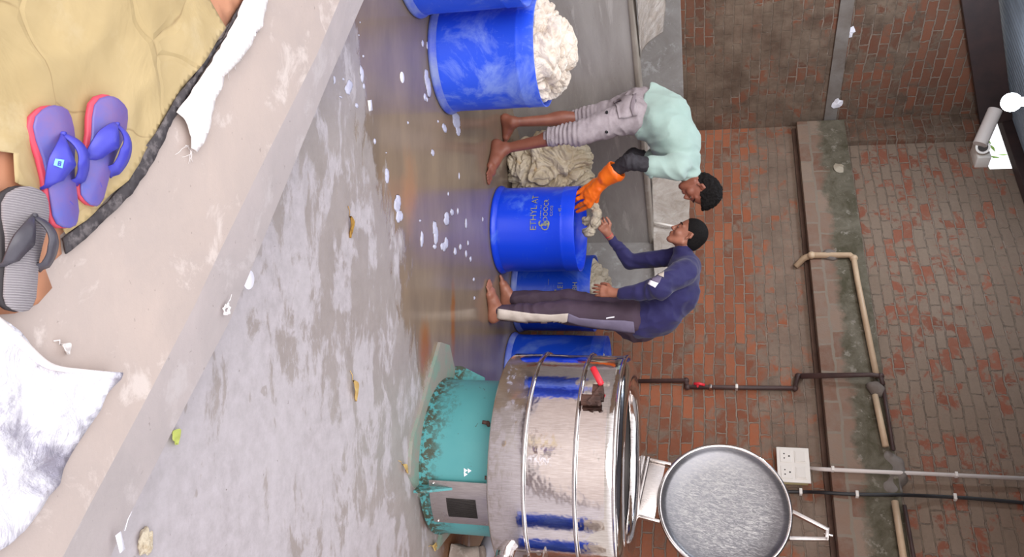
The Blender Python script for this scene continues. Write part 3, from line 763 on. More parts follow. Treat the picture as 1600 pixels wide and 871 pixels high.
# foot plate: six-sided, two long corners
pl_pts = [fl(689, 535, .02), fl(645, 690, .02), fl(641, 742, .02), fl(690, 838, .02), at_ang(math.radians(88), .56), at_ang(math.radians(130), .56), at_ang(math.radians(-150), .56), at_ang(math.radians(-100), .52), fl(703, 540, .02)]
bm = bmesh.new(); prism(bm, [(p.x, p.y) for p in pl_pts], 0.0, .02)
for e in list(bm.edges): pass
plate = obj('foot_plate', bm, M['plate_paint'], mach, smooth=False)
bm = bmesh.new(); lathe(bm, [(RB + .012, .02), (RB + .012, .03), (RB + .002, .034), (RB, .06), (RB, .30), (RB, ZB + .04), (RB - .02, ZB + .04), (RB - .02, .02)], MC, 96, close=True)
ped = obj('pedestal', bm, M['green_paint'], mach, auto=40)
for a in (-98, 22, 142):
    aa = math.radians(a); R = Matrix.Rotation(face + aa, 3, 'Z')
    bm = bmesh.new(); w2 = .007
    P0 = [(RB - .005, .02), (RB + .10, .02), (RB + .10, .06), (RB - .005 + .035, .22), (RB - .005, .22)]
    A = [bm.verts.new(MC + R @ Vector((x, -w2, z))) for x, z in P0]; B = [bm.verts.new(MC + R @ Vector((x, w2, z))) for x, z in P0]
    bm.faces.new(A); bm.faces.new(B[::-1])
    for i in range(5): bm.faces.new((A[i], A[(i + 1) % 5], B[(i + 1) % 5], B[i]))
    obj('gusset', bm, M['green_paint'], mach, smooth=False)
# sheet cover with louvre slots over the belt side
a0, a1 = math.radians(17), math.radians(50)
def curved(name, r, aa, ab, z0, z1, th, mt, parent, n=28, skew=0):
    bm = bmesh.new(); rows = []
    for i in range(n + 1):
        t = i / n; a_ = aa + (ab - aa) * t; zz = z0 + skew * t
        rows.append([bm.verts.new(at_ang(a_, rr, z)) for rr, z in ((r, zz), (r, z1), (r + th, z1), (r + th, zz))])
    for i in range(n):
        for j in range(4): bm.faces.new((rows[i][j], rows[i][(j + 1) % 4], rows[i + 1][(j + 1) % 4], rows[i + 1][j]))
    bm.faces.new(rows[0][::-1]); bm.faces.new(rows[-1])
    return obj(name, bm, mt, parent, auto=35)
cov = curved('belt_cover', RB + .018, a0, a1, .085, ZB + .02, .012, M['steel_dull'], mach)
for i in range(19):
    a_ = math.radians(29) + (math.radians(43) - math.radians(29)) * i / 18
    bm = bmesh.new(); R = Matrix.Rotation(face + a_, 3, 'Z'); box(bm, at_ang(a_, RB + .031, .265), (.006, .0024, .17), R); obj('louvre_slot_shade', bm, M['dark'], cov, smooth=False)
for a_, z in ((19, .11), (19, .43), (48.5, .11), (48.5, .43)):
    bm = bmesh.new(); bmesh.ops.create_uvsphere(bm, u_segments=10, v_segments=6, radius=.009, matrix=Matrix.Translation(at_ang(math.radians(a_), RB + .03, z))); obj('screw', bm, M['steel'], cov)
for a_, z in ((-22, .40), (13, .44)):
    bm = bmesh.new(); R = Matrix.Rotation(face + math.radians(a_), 3, 'Z')
    tube(bm, [at_ang(math.radians(a_), RB - .01, z), at_ang(math.radians(a_), RB + .035, z)], .012, 8); tube(bm, [at_ang(math.radians(a_), RB + .03, z), at_ang(math.radians(a_), RB + .038, z - .03)], .011, 8)
    obj('grease_bolt', bm, M['rust'], mach)
for dz, da in ((0, 0), (.022, .0), (0, .045)):
    bm = bmesh.new(); a_ = math.radians(10) + da; R = Matrix.Rotation(face + a_, 3, 'Z')
    pts = [(0, -.012, -.01), (0, .014, -.008), (0, .0, .012)]; A = [bm.verts.new(at_ang(a_, RB + .001, .29 + dz) + R @ Vector(p)) for p in pts]; B = [bm.verts.new(at_ang(a_, RB + .0025, .29 + dz) + R @ Vector(p)) for p in pts]
    bm.faces.new(A); bm.faces.new(B[::-1]); [bm.faces.new((A[i], A[(i + 1) % 3], B[(i + 1) % 3], B[i])) for i in range(3)]
    obj('torn_label', bm, M['paper'], mach, smooth=False)
# polished casing with three hoops and a rounded top
bm = bmesh.new()
prof = [(RB - .03, ZB - .005), (RD - .035, ZB - .005), (RD - .008, ZB), (RD, ZB + .012), (RD + .001, ZB + .22), (RD - .002, .8), (RD, ZT - .06), (RD, ZT - .012), (RD - .012, ZT + .008), (RD - .045, ZT + .028), (RD - .10, ZT + .034), (RD - .15, ZT + .028), (RD - .185, ZT + .018), (RD - .195, ZT + .0),
        (RD - .195, ZT - .03), (RD - .10, ZT - .06), (RD - .03, ZT - .09), (RD - .03, ZB + .03), (RB - .03, ZB + .02)]
lathe(bm, prof, MC, 160, close=True)
casing = obj('casing', bm, M['steel'], mach, auto=50)
for z in (.655, .925):
    bm = bmesh.new(); lathe(bm, [(RD - .004, z - .014), (RD + .010, z - .010), (RD + .016, z), (RD + .010, z + .010), (RD - .004, z + .014)], MC, 160, close=True); obj('hoop', bm, M['steel'], mach)
bm = bmesh.new(); lathe(bm, [(RD - .004, ZT - .022), (RD + .007, ZT - .018), (RD + .007, ZT - .002), (RD - .004, ZT + .004)], MC, 160, close=True); obj('hoop', bm, M['steel'], mach)
bm = bmesh.new(); lathe(bm, [(0, ZB + .06), (.40, ZB + .06), (.43, ZB + .08), (.43, ZT - .07), (.41, ZT - .03), (.402, ZT - .03), (.42, ZT - .08), (.42, ZB + .1), (0, ZB + .09)], MC, 96); obj('basket', bm, M['steel_dark'], mach)
bm = bmesh.new(); lathe(bm, [(0, ZB + .08), (.10, ZB + .09), (.05, .85), (.03, 1.0), (0, 1.01)], MC, 40); obj('basket_cone', bm, M['steel_dark'], mach)
# brake handle with red grip
ab_ = math.radians(-35)
b0 = at_ang(ab_, RD, 1.02); Rb = Matrix.Rotation(face + ab_, 3, 'Z')
bm = bmesh.new()
box(bm, b0 + Rb @ Vector((.02, 0, 0)), (.04, .05, .045), Rb, .006); box(bm, b0 + Rb @ Vector((.03, .07, -.03)), (.035, .035, .09), Rb, .006); tube(bm, [b0 + Rb @ Vector((.03, -.02, .01)), b0 + Rb @ Vector((.035, .05, -.02)), b0 + Rb @ Vector((.035, .10, .02))], .012, 8)
tube(bm, [b0 + Rb @ Vector((.03, .02, .0)), b0 + Rb @ Vector((.04, .10, -.04))], .016, 8)
br_ = obj('brake_bracket', bm, M['rust'], mach, auto=40)
bm = bmesh.new(); g0 = b0 + Rb @ Vector((.05, -.02, .02)); g1 = b0 + Rb @ Vector((.08, -.115, -.035)); tube(bm, [g0, g0.lerp(g1, .05), g0.lerp(g1, .5), g0.lerp(g1, .95), g1], [.011, .017, .018, .018, .012], 12); obj('brake_grip', bm, M['red'], br_)
# latch low on the right
al = math.radians(52); l0 = at_ang(al, RD, ZB + .07); Rl = Matrix.Rotation(face + al, 3, 'Z')
bm = bmesh.new(); tube(bm, [l0 + Rl @ Vector((-.01, 0, 0)), l0 + Rl @ Vector((.05, 0, 0))], .05, 20); tube(bm, [l0 + Rl @ Vector((.04, 0, 0)), l0 + Rl @ Vector((.075, 0, 0))], .028, 16)
la = obj('drain_boss', bm, M['steel'], mach, auto=40)
bm = bmesh.new(); tube(bm, [l0 + Rl @ Vector((.03, .02, .05)), l0 + Rl @ Vector((.03, .02, .21))], .007, 8); box(bm, l0 + Rl @ Vector((.02, .02, .215)), (.05, .09, .008), Rl); obj('latch_rod', bm, M['steel_dull'], la, auto=40)
bm = bmesh.new(); tube(bm, [l0 + Rl @ Vector((.04, .03, .17)), l0 + Rl @ Vector((.045, .07, .17))], .012, 8); obj('latch_pin', bm, M['white_plastic'], la)
# open lid, hinged at the far right of the top
LC = bk(1131, 795); 
LY = 5.22
LC = J(1131, 795, LY)
hd = (LC - J(1040, 772, LY)).normalized()             # from hinge up to the lid centre
toward = (CAM - LC).normalized(); toward = (toward + Vector((-.35, 0, -.02))).normalized()
ln = (toward - hd * toward.dot(hd)).normalized()
RLc = frame(hd, ln)         # local x: away from hinge, z: lid normal (inner face)
RL = .405
lid = thing('lid_pivot', LC, '', '')
bpy.data.objects.remove(lid)
bm = bmesh.new()
prof = [(0, -.03), (RL * .6, -.028), (RL * .93, -.012), (RL, .004), (RL + .008, .018), (RL, .034), (RL - .018, .034), (RL - .024, .016), (RL - .05, .004), (RL * .6, -.012), (0, -.016)]
lathe(bm, prof, (0, 0, 0), 96)
me = bpy.data.meshes.new('lid'); bmesh.ops.recalc_face_normals(bm, faces=bm.faces); bm.to_mesh(me); bm.free(); me.materials.append(M['lid']); me.polygons.foreach_set('use_smooth', [True] * len(me.polygons))
lido = bpy.data.objects.new('lid', me); COL.objects.link(lido); lido.parent = mach; lido.matrix_parent_inverse = parent_inv(mach)
lido.location = LC; lido.rotation_euler = RLc.to_euler()
bm = bmesh.new(); lathe(bm, [(RL - .014, .026), (RL + .002, .024), (RL + .008, .034), (RL + .002, .044), (RL - .012, .044), (RL - .018, .036)], LC, 96, RLc, close=True); obj('lid_seal', bm, M['steel'], lido)
def LP(x, y, z=0): return LC + RLc @ Vector((x, y, z))
bm = bmesh.new()
box(bm, LP(-RL - .085, 0, .0), (.17, .36, .02), RLc, .004); box(bm, LP(-RL - .15, 0, .015), (.03, .40, .05), RLc, .006); box(bm, LP(-RL - .045, -.19, .01), (.16, .018, .05), RLc, .003); box(bm, LP(-RL - .045, .19, .01), (.16, .018, .05), RLc, .003)
tube(bm, [LP(-RL - .115, -.2, .03), LP(-RL - .115, .2, .03)], .014, 10)
obj('hinge', bm, M['steel_dull'], mach, auto=40)
hz = LP(-RL - .16, 0, 0)
for s_ in (-1, 1):
    bm = bmesh.new(); tube(bm, [LP(-RL - .15, .14 * s_, -.01), Vector((LP(-RL - .15, .14 * s_).x, LP(-RL - .15, .14 * s_).y, ZT - .05))], .022, 10); obj('hinge_post', bm, M['steel_dull'], mach)
bm = bmesh.new()
for s_ in (-1, 1):
    A = LP(RL + .0, .085 * s_, .0); B = LP(RL + .22, .028 * s_, .0); d_ = (B - A).normalized(); R = frame(d_, ln); box(bm, (A + B) / 2, ((B - A).length, .022, .035), R, .003)
box(bm, LP(RL + .215, 0, 0), (.022, .08, .035), RLc, .003); tube(bm, [LP(RL + .20, 0, .0), LP(RL + .25, 0, .0)], .006, 8)
obj('lid_handle', bm, M['steel_dull'], lido, auto=40)
# mops of foam / grime and pieces beside the machine
st = fl(722, 848, .1)
bm = bmesh.new(); box(bm, (1.80, 4.86, .10), (.20, .18, .20), Matrix.Rotation(-.35, 3, 'Z'), .02); bmesh.ops.subdivide_edges(bm, edges=bm.edges, cuts=4, use_grid_fill=True)
for v in bm.verts: v.co += Vector((noise.noise(v.co * 9), noise.noise(v.co * 9 + Vector((5, 0, 0))), noise.noise(v.co * 9 + Vector((0, 5, 0))))) * .035; v.co.z = max(v.co.z, 0)
tag(obj('stone_block', bm, M['stone'], auto=50), 'rough broken stone block on the muddy floor beside the machine pedestal', 'stone')
g0 = fl(742, 880, .16); g1 = J(752, 822, g0.y + .25) 
bm = bmesh.new(); tube(bm, [J(741, 905, 5.0), J(762, 860, 5.05), J(775, 830, 5.15)], .058, 24, smoothn=2); 
tag(obj('drain_pipe', bm, M['pipe_grey']), 'thick grey plastic drain pipe slanting out from under the stainless casing', 'pipe')

# ------------------------------------------------------------------ on the walls: pipes, wires, switchboard
def wall_pipe(name, pts, r, mt, label, cat='pipe', off=None, parent=None, sm=0):
    off = r + .004 if off is None else off
    bm = bmesh.new(); P = [bk(a, b, (o if o is not None else off)) for a, b, o in [(p + (None,))[:3] for p in pts]]
    tube(bm, P, r, 12, smoothn=sm); o = obj(name, bm, mt, parent)
    if parent is None: tag(o, label, cat)
    return o, P
BO = .11
bp, P = wall_pipe('water_pipe', [(985, 596, .03), (1072, 595, .03), (1074, 605, .03), (1242, 607, .03), (1247, 588, .03), (1254, 588, .03), (1256, 588, .15), (1360, 586, .18), (1376, 588, .18), (1378, 596, .17), (1380, 602, .16)], .017, M['pipe_brown'], 'brown steel water pipe rising behind the machine and stepping over the lintel beam')
for i, p in enumerate((P[1], P[2], P[3], P[4], P[8])):
    bm = bmesh.new(); bmesh.ops.create_uvsphere(bm, u_segments=14, v_segments=10, radius=.026, matrix=Matrix.Translation(p)); obj('elbow', bm, M['pipe_brown'], bp)
v0 = bk(1088, 600, .06)
bm = bmesh.new(); a_, b_ = bk(1084, 600, .07), bk(1101, 602, .07); tube(bm, [a_, a_.lerp(b_, .5) + nB * .012, b_], .012, 8); tube(bm, [bk(1090, 606, .03), bk(1090, 602, .07)], .01, 8); obj('valve_lever', bm, M['red'], bp)
for px_ in (1110, 1151):
    bm = bmesh.new(); q = bk(px_, 605.5, .03); box(bm, q, (.035, .05, .022), Matrix.Rotation(math.atan2(dB.y, dB.x), 3, 'Z'), .004); obj('pipe_clamp', bm, M['white_plastic'] if px_ == 1151 else M['steel_dull'], bp)
cpip, P = wall_pipe('conduit_pipe', [(1243, 417, .02), (1256, 404, .05), (1268, 399, .14), (1328, 399, .14), (1334, 404, .14), (1340, 440, .14), (1370, 590, .14)], .024, M['pipe_cream'], 'cream plastic pipe bending over the lintel beam and running along its top', off=.03)
for p in (P[2], P[4]):
    bm = bmesh.new(); bmesh.ops.create_uvsphere(bm, u_segments=14, v_segments=10, radius=.034, matrix=Matrix.Translation(p)); obj('elbow', bm, M['pipe_cream'], cpip)
c2, _ = wall_pipe('conduit_pipe', [(1367, 618, .14), (1384, 698, .14)], .024, M['pipe_cream'], 'short cream plastic pipe between two lumps of mortar on the lintel beam')
c3, _ = wall_pipe('conduit_pipe', [(1398, 784, .14), (1416, 900, .14)], .024, M['pipe_cream'], 'cream plastic pipe on the beam beyond the black cable, running off the photo edge')
b2, _ = wall_pipe('water_pipe', [(1379, 600, .15), (1396, 704, .15)], .014, M['pipe_brown'], 'thin brown pipe running beside the cream pipe above the lintel beam')
b3, _ = wall_pipe('water_pipe', [(1413, 790, .15), (1433, 900, .15)], .014, M['pipe_brown'], 'thin brown pipe beyond the black cable, running off the photo edge')
def lump(pts, label, off=.12):
    pr = [ell(bk(a, b, off), (r1, r1, r1 * 1.1), None, .05) for a, b, r1 in pts]
    tag(sdf_obj('mortar_lump', pr, .012, M['mortar'], disp=lambda p, n: .02 * noise.noise(p * 14)), label, 'mortar')
lump([(1366, 604, .05), (1374, 612, .045)], 'small grey mortar lump where cream and brown pipes cross', .13)
lump([(1385, 712, .06), (1395, 728, .07), (1400, 745, .07), (1390, 762, .07), (1397, 775, .05)], 'large grey mortar lump crossed by the white conduit and black cable', .05)
lump([(1300, 400, .05), (1292, 399, .04)], 'grey mortar dab over the cream pipe on the beam face', .11)
wc, P = wall_pipe('cable_conduit', [(1200, 749, .02), (1222, 750, .02)], .011, M['pipe_white'], 'short white conduit entering the switchboard from behind the lid')
wc, P = wall_pipe('cable_conduit', [(1258, 732, .015), (1290, 734, .135), (1400, 739, .135), (1430, 740, .06), (1640, 750, .05)], .014, M['pipe_white'], 'long white conduit rising from the switchboard up the brick wall')
def clip(parent, x, y, off, mt=M['white_plastic'], s=.035):
    bm = bmesh.new(); box(bm, bk(x, y, off), (s, .04, .022), Matrix.Rotation(math.atan2(dB.y, dB.x), 3, 'Z'), .004); obj('cable_clip', bm, mt, parent)
for x, y, o_ in ((1301, 733.5, .135), (1494, 742.5, .055)): clip(wc, x, y, o_)
bc, P = wall_pipe('power_cable', [(1195, 768, .02), (1240, 769, .02), (1262, 769, .03), (1285, 770, .13), (1330, 773, .13), (1410, 774, .12), (1440, 775, .03), (1520, 779, .02), (1640, 790, .02)], .013, M['black_cable'], 'black power cable clipped to the brick wall below the white conduit', sm=1)
for x, y, o_ in ((1251, 769, .025), (1339, 773, .13), (1492, 777.5, .03)): clip(bc, x, y, o_, s=.045)
# switchboard
Rw = Matrix((dB, -nB, Vector((0, 0, 1)))).transposed()
sw_c = bk(1239, 730, .03); SB = thing('switchboard', sw_c, 'white switchboard with two sockets and two switches on the brick wall above the lid', 'switchboard')
bm = bmesh.new(); box(bm, sw_c - nB * .0, (.27, .05, .205), Rw, .004); obj('back_box', bm, M['box_cream'], SB, smooth=False)
bm = bmesh.new(); box(bm, sw_c + nB * .032, (.285, .014, .235), Rw, .004); fp = obj('face_plate', bm, M['white_plastic'], SB, smooth=False)
for sx_ in (-1, 1):
    sc_ = sw_c + nB * .041 + dB * (.066 * sx_)
    bm = bmesh.new(); box(bm, sc_ + Vector((0, 0, -.052)), (.098, .006, .082), Rw, .002); so_ = obj('socket', bm, M['white_plastic'], fp, smooth=False)
    for (a_, z_) in ((0, .02), (-.017, -.012), (.017, -.012)):
        pass
    for (a_, z_) in ((.0, .024), (-.018, -.012), (.018, -.012)):
        bm = bmesh.new(); q = sc_ + Vector((0, 0, -.052 + z_)) + dB * a_; tube(bm, [q, q + nB * .0045], .0062 if z_ > 0 else .005, 10); obj('socket_hole', bm, M['lens'], so_)
    bm = bmesh.new(); box(bm, sc_ + Vector((0, 0, .052)), (.098, .006, .082), Rw, .002); ro_ = obj('switch', bm, M['white_plastic'], fp, smooth=False)
    bm = bmesh.new(); box(bm, sc_ + Vector((0, 0, .052)) + nB * .005, (.080, .006, .066), Rw @ Matrix.Rotation(.08, 3, 'X'), .002); obj('rocker', bm, M['white_plastic'], ro_, smooth=False)
# small things on the walls
def scrap(name, P, n, s, mt, label, cat, seed=0):
    rnd = random.Random(seed); bm = bmesh.new(); u_ = n.cross(Vector((0, 0, 1))).normalized(); v_ = Vector((0, 0, 1)) if abs(n.z) < .8 else Vector((0, 1, 0))
    if abs(n.z) > .8: u_ = Vector((1, 0, 0))
    N_ = 12; ring = []
    for i in range(N_):
        a_ = 2 * math.pi * i / N_; r_ = s * (.65 + .5 * rnd.random()); ring.append(bm.verts.new(P + u_ * math.cos(a_) * r_ * 1.2 + v_ * math.sin(a_) * r_ + n * rnd.uniform(.001, .012)))
    cc = bm.verts.new(P + n * .016)
    for i in range(N_): bm.faces.new((ring[i], ring[(i + 1) % N_], cc))
    o = obj(name, bm, mt, smooth=False); md = o.modifiers.new('thickness', 'SOLIDIFY'); md.thickness = .002; tag(o, label, cat); return o
scrap('daylight_patch', lf(1327, 49, .002), nL, .055, M['paper'], 'white patch for a daylight hole in the left brick wall nearest the photo edge', 'scrap', 1)  # white patches stand in for daylight seen through holes in the walls
scrap('daylight_patch', lf(1308, 161, .022), nL, .055, M['paper'], 'white patch for a daylight hole on the mortar strip of the left wall near the corner', 'scrap', 2)
scrap('daylight_patch', bk(1311, 263, .112), nB, .055, M['laundry_dull'], 'pinkish white patch for a daylight hole on the beam of the back wall near the corner', 'scrap', 3)
scrap('wall_tag', bk(1350, 485, .03), nB, .035, M['leaf_green'], 'small yellow-green tag on the bricks beside the cream pipe', 'tag', 4)
# bulb, camera, its arm
bp_ = J(1580, 160, 6.6); lampo = thing('ceiling_bulb', bp_, 'glaring white bulb under the metal roof sheets', 'lamp')
bm = bmesh.new(); bmesh.ops.create_uvsphere(bm, u_segments=24, v_segments=16, radius=.068, matrix=Matrix.Translation(bp_)); obj('bulb', bm, M['bulb'], lampo)
bm = bmesh.new(); tube(bm, [bp_ + Vector((0, 0, .07)), bp_ + Vector((0, 0, .16)), bp_ + Vector((0, 0, .42))], [.035, .03, .012], 12); obj('bulb_holder', bm, M['white_plastic'], lampo)
ld = bpy.data.lights.new('bulb_light', 'POINT'); ld.energy = 60; ld.color = (.8, .9, 1); ld.shadow_soft_size = .09
lo_ = bpy.data.objects.new('bulb_light', ld); COL.objects.link(lo_); lo_.location = bp_ - Vector((0, .16, .12)); lo_.parent = lampo; lo_.matrix_parent_inverse = parent_inv(lampo)
q0, q1 = bk(1531, 226, .28), bk(1555, 172, .45)
pp = bmesh.new(); tube(pp, [q0, q1], .062, 20); tag(obj('mounting_pipe', pp, M['pipe_white'], auto=50), 'short thick pale pipe under the roof beam, reaching to the security camera', 'pipe')
cc_ = bk(1535, 237, .12); cctv = thing('security_camera', cc_, 'white security camera high on the brick wall near the corner', 'camera')
bm = bmesh.new(); box(bm, bk(1532, 242, .06), (.22, .14, .12), Rw, .012); obj('junction_box', bm, M['white_plastic'], cctv)
cdir = (CAM - q0).normalized(); h0 = bk(1536, 230, .2)
bm = bmesh.new(); tube(bm, [bk(1534, 236, .1), h0], .03, 12); tube(bm, [h0 - cdir * .06, h0 + cdir * .06], .062, 20); hb_ = obj('camera_head', bm, M['white_plastic'], cctv, auto=50)
bm = bmesh.new(); tube(bm, [h0 + cdir * .055, h0 + cdir * .066], .042, 20); obj('lens', bm, M['lens'], hb_, auto=50)
# plastic sheets over the tank
def tank_local(u_, v_, z): return TB + dL * u_ - nL * v_ * 1.0 + Vector((0, 0, z))
def draped(name, P4, mt, label, amp, nu=40, nv=30, sag=.05):
    bm = bmesh.new(); g = []
    for i in range(nu + 1):
        row = []
        for j in range(nv + 1):
            s_, t_ = i / nu, j / nv
            p = P4[0].lerp(P4[1], s_).lerp(P4[3].lerp(P4[2], s_), t_)
            q = p * 5; p = p + Vector((0, -1, .4)) * amp * (1 - abs(noise.noise(q)) * 2 + .4 * noise.noise(q * 3)) + Vector((0, 0, -sag * math.sin(math.pi * t_)))
            row.append(bm.verts.new(p))
        g.append(row)
    for i in range(nu):
        for j in range(nv): bm.faces.new((g[i][j], g[i][j + 1], g[i + 1][j + 1], g[i + 1][j]))
    o = obj(name, bm, mt); md = o.modifiers.new('thickness', 'SOLIDIFY'); md.thickness = .003; tag(o, label, 'plastic sheet'); return o
def onz(x, y, z): return fl(x, y, z)
draped('plastic_sheet', [J(992, -40, 5.5), J(1000, 92, 6.3), J(1036, 50, 6.7), J(1042, -40, 6.3)], M['film'], 'creased clear plastic sheet lying over the tank at the photo edge', .02)
draped('plastic_sheet', [bk(1018, 268, .10), bk(1022, 432, .10), bk(1075, 420, .05), bk(1078, 262, .05)], M['film'], 'pale plastic sheet hanging on the back wall between the heads of the two men', .015)
bm = bmesh.new(); tube(bm, [bk(1022, 348, .16), bk(1054, 354, .12)], .012, 8); tag(obj('white_tube', bm, M['white_plastic']), 'thin white tube leaning on the tank beside the face of the navy-shirted man', 'tube')

# ------------------------------------------------------------------ on the platform: sheets, sandals, foil
Zp = .2
tag(sheet('orange_sheet', px_poly([(-120, -90), (400, -60), (385, 0), (345, 50), (230, 220), (150, 320), (92, 368), (95, 397), (69, 420), (80, 450), (58, 475), (22, 490), (-120, 500)], 0), Zp + .001, M['orange_sheet'], .05, .002, .001), 'terracotta-coloured sheet under the yellow tarpaulin, showing at its corners', 'sheet')
tag(sheet('yellow_tarpaulin', px_poly([(-120, -90), (300, -60), (322, 0), (335, 30), (343, 44), (305, 105), (240, 205), (192, 282), (125, 345), (94, 366), (80, 345), (40, 300), (12, 285), (8, 240), (-120, 225)], 0), Zp + .004, M['yellow_tarp'], .016, .016, .001, 4), 'wrinkled yellow tarpaulin spread on the platform under the blue sandals', 'tarpaulin')
strip = [(395, -25), (362, 22), (345, 58), (318, 80), (300, 118), (278, 142), (238, 208), (212, 240), (192, 284), (160, 318), (124, 348), (92, 372), (97, 397), (125, 374), (150, 352), (200, 303), (238, 248), (258, 200), (288, 152), (312, 112), (330, 82), (352, 52), (368, 28), (405, -25)]
tag(sheet('black_strip', px_poly(strip, 0), Zp + .010, M['black_strip'], .02, .005, .006, 20), 'black rubber strip along the edge of the yellow tarpaulin', 'rubber strip')
sack = [(385, -25), (412, -25), (410, 5), (404, 20), (402, 42), (390, 55), (382, 72), (368, 92), (352, 108), (340, 120), (336, 140), (326, 155), (320, 190), (314, 212), (310, 225), (298, 238), (289, 232), (290, 215), (283, 197), (275, 185), (266, 176), (280, 158), (300, 128), (318, 100), (336, 72), (352, 45)]
so = sheet('sack_cloth', px_poly(sack, 0), Zp + .016, M['sack'], .015, .006, .002, 14)
tag(so, 'torn white woven sack cloth with frayed edge beside the black strip', 'sack')
bm = bmesh.new(); rnd = random.Random(3)
for (a_, b_) in ((406, 20), (402, 40), (388, 60), (378, 78), (366, 95), (356, 104), (345, 118), (338, 135), (330, 150), (322, 175), (300, 236), (290, 228)):
    for _ in range(5):
        p = fl(a_ - 1 + rnd.uniform(-2, 2), b_ + rnd.uniform(-5, 5), Zp + .015); ang = rnd.uniform(-.6, 1.6)
        pts = [p]
        for k in range(4): ang += rnd.uniform(-.7, .7); pts.append(pts[-1] + Vector((math.cos(ang) * .009, math.sin(ang) * .009, -.003)))
        tube(bm, pts, .0006, 4)
tag(obj('frayed_threads', bm, M['thread'], so), None, None, None, 'stuff')
foil = [(-120, 480), (-20, 492), (0, 508), (28, 532), (62, 565), (85, 574), (120, 578), (172, 582), (170, 592), (160, 612), (148, 640), (128, 672), (118, 690), (105, 715), (78, 765), (55, 800), (30, 830), (0, 852), (-60, 900), (-120, 900)]
def fold_h(co):
    a = fl(10, 520, .2); b = fl(172, 588, .2); d = (b - a); t_ = ((co - a).cross(d)).z / d.length
    return .02 * math.exp(-(t_ / .03) ** 2)
fo_ = sheet('foil_sheet', px_poly(foil, 0), Zp + .004, M['foil'], .02, .012, .002, 9, hfun=fold_h)
tag(fo_, 'crinkled silver foil sheet on the platform at the corner beside the grey sandal', 'foil sheet')
E1 = [fl(a_, b_, Zp + .02) for a_, b_ in ((-40, 478), (2, 512), (30, 536), (64, 568), (88, 577), (122, 580), (170, 583))]
bm = bmesh.new(); tube(bm, E1, [.012, .012, .011, .009, .006, .005, .003], 10, smoothn=2)
for v in bm.verts: v.co.z = Zp + .012 + (v.co.z - Zp) * .7
obj('rolled_edge', bm, M['sack'], fo_)

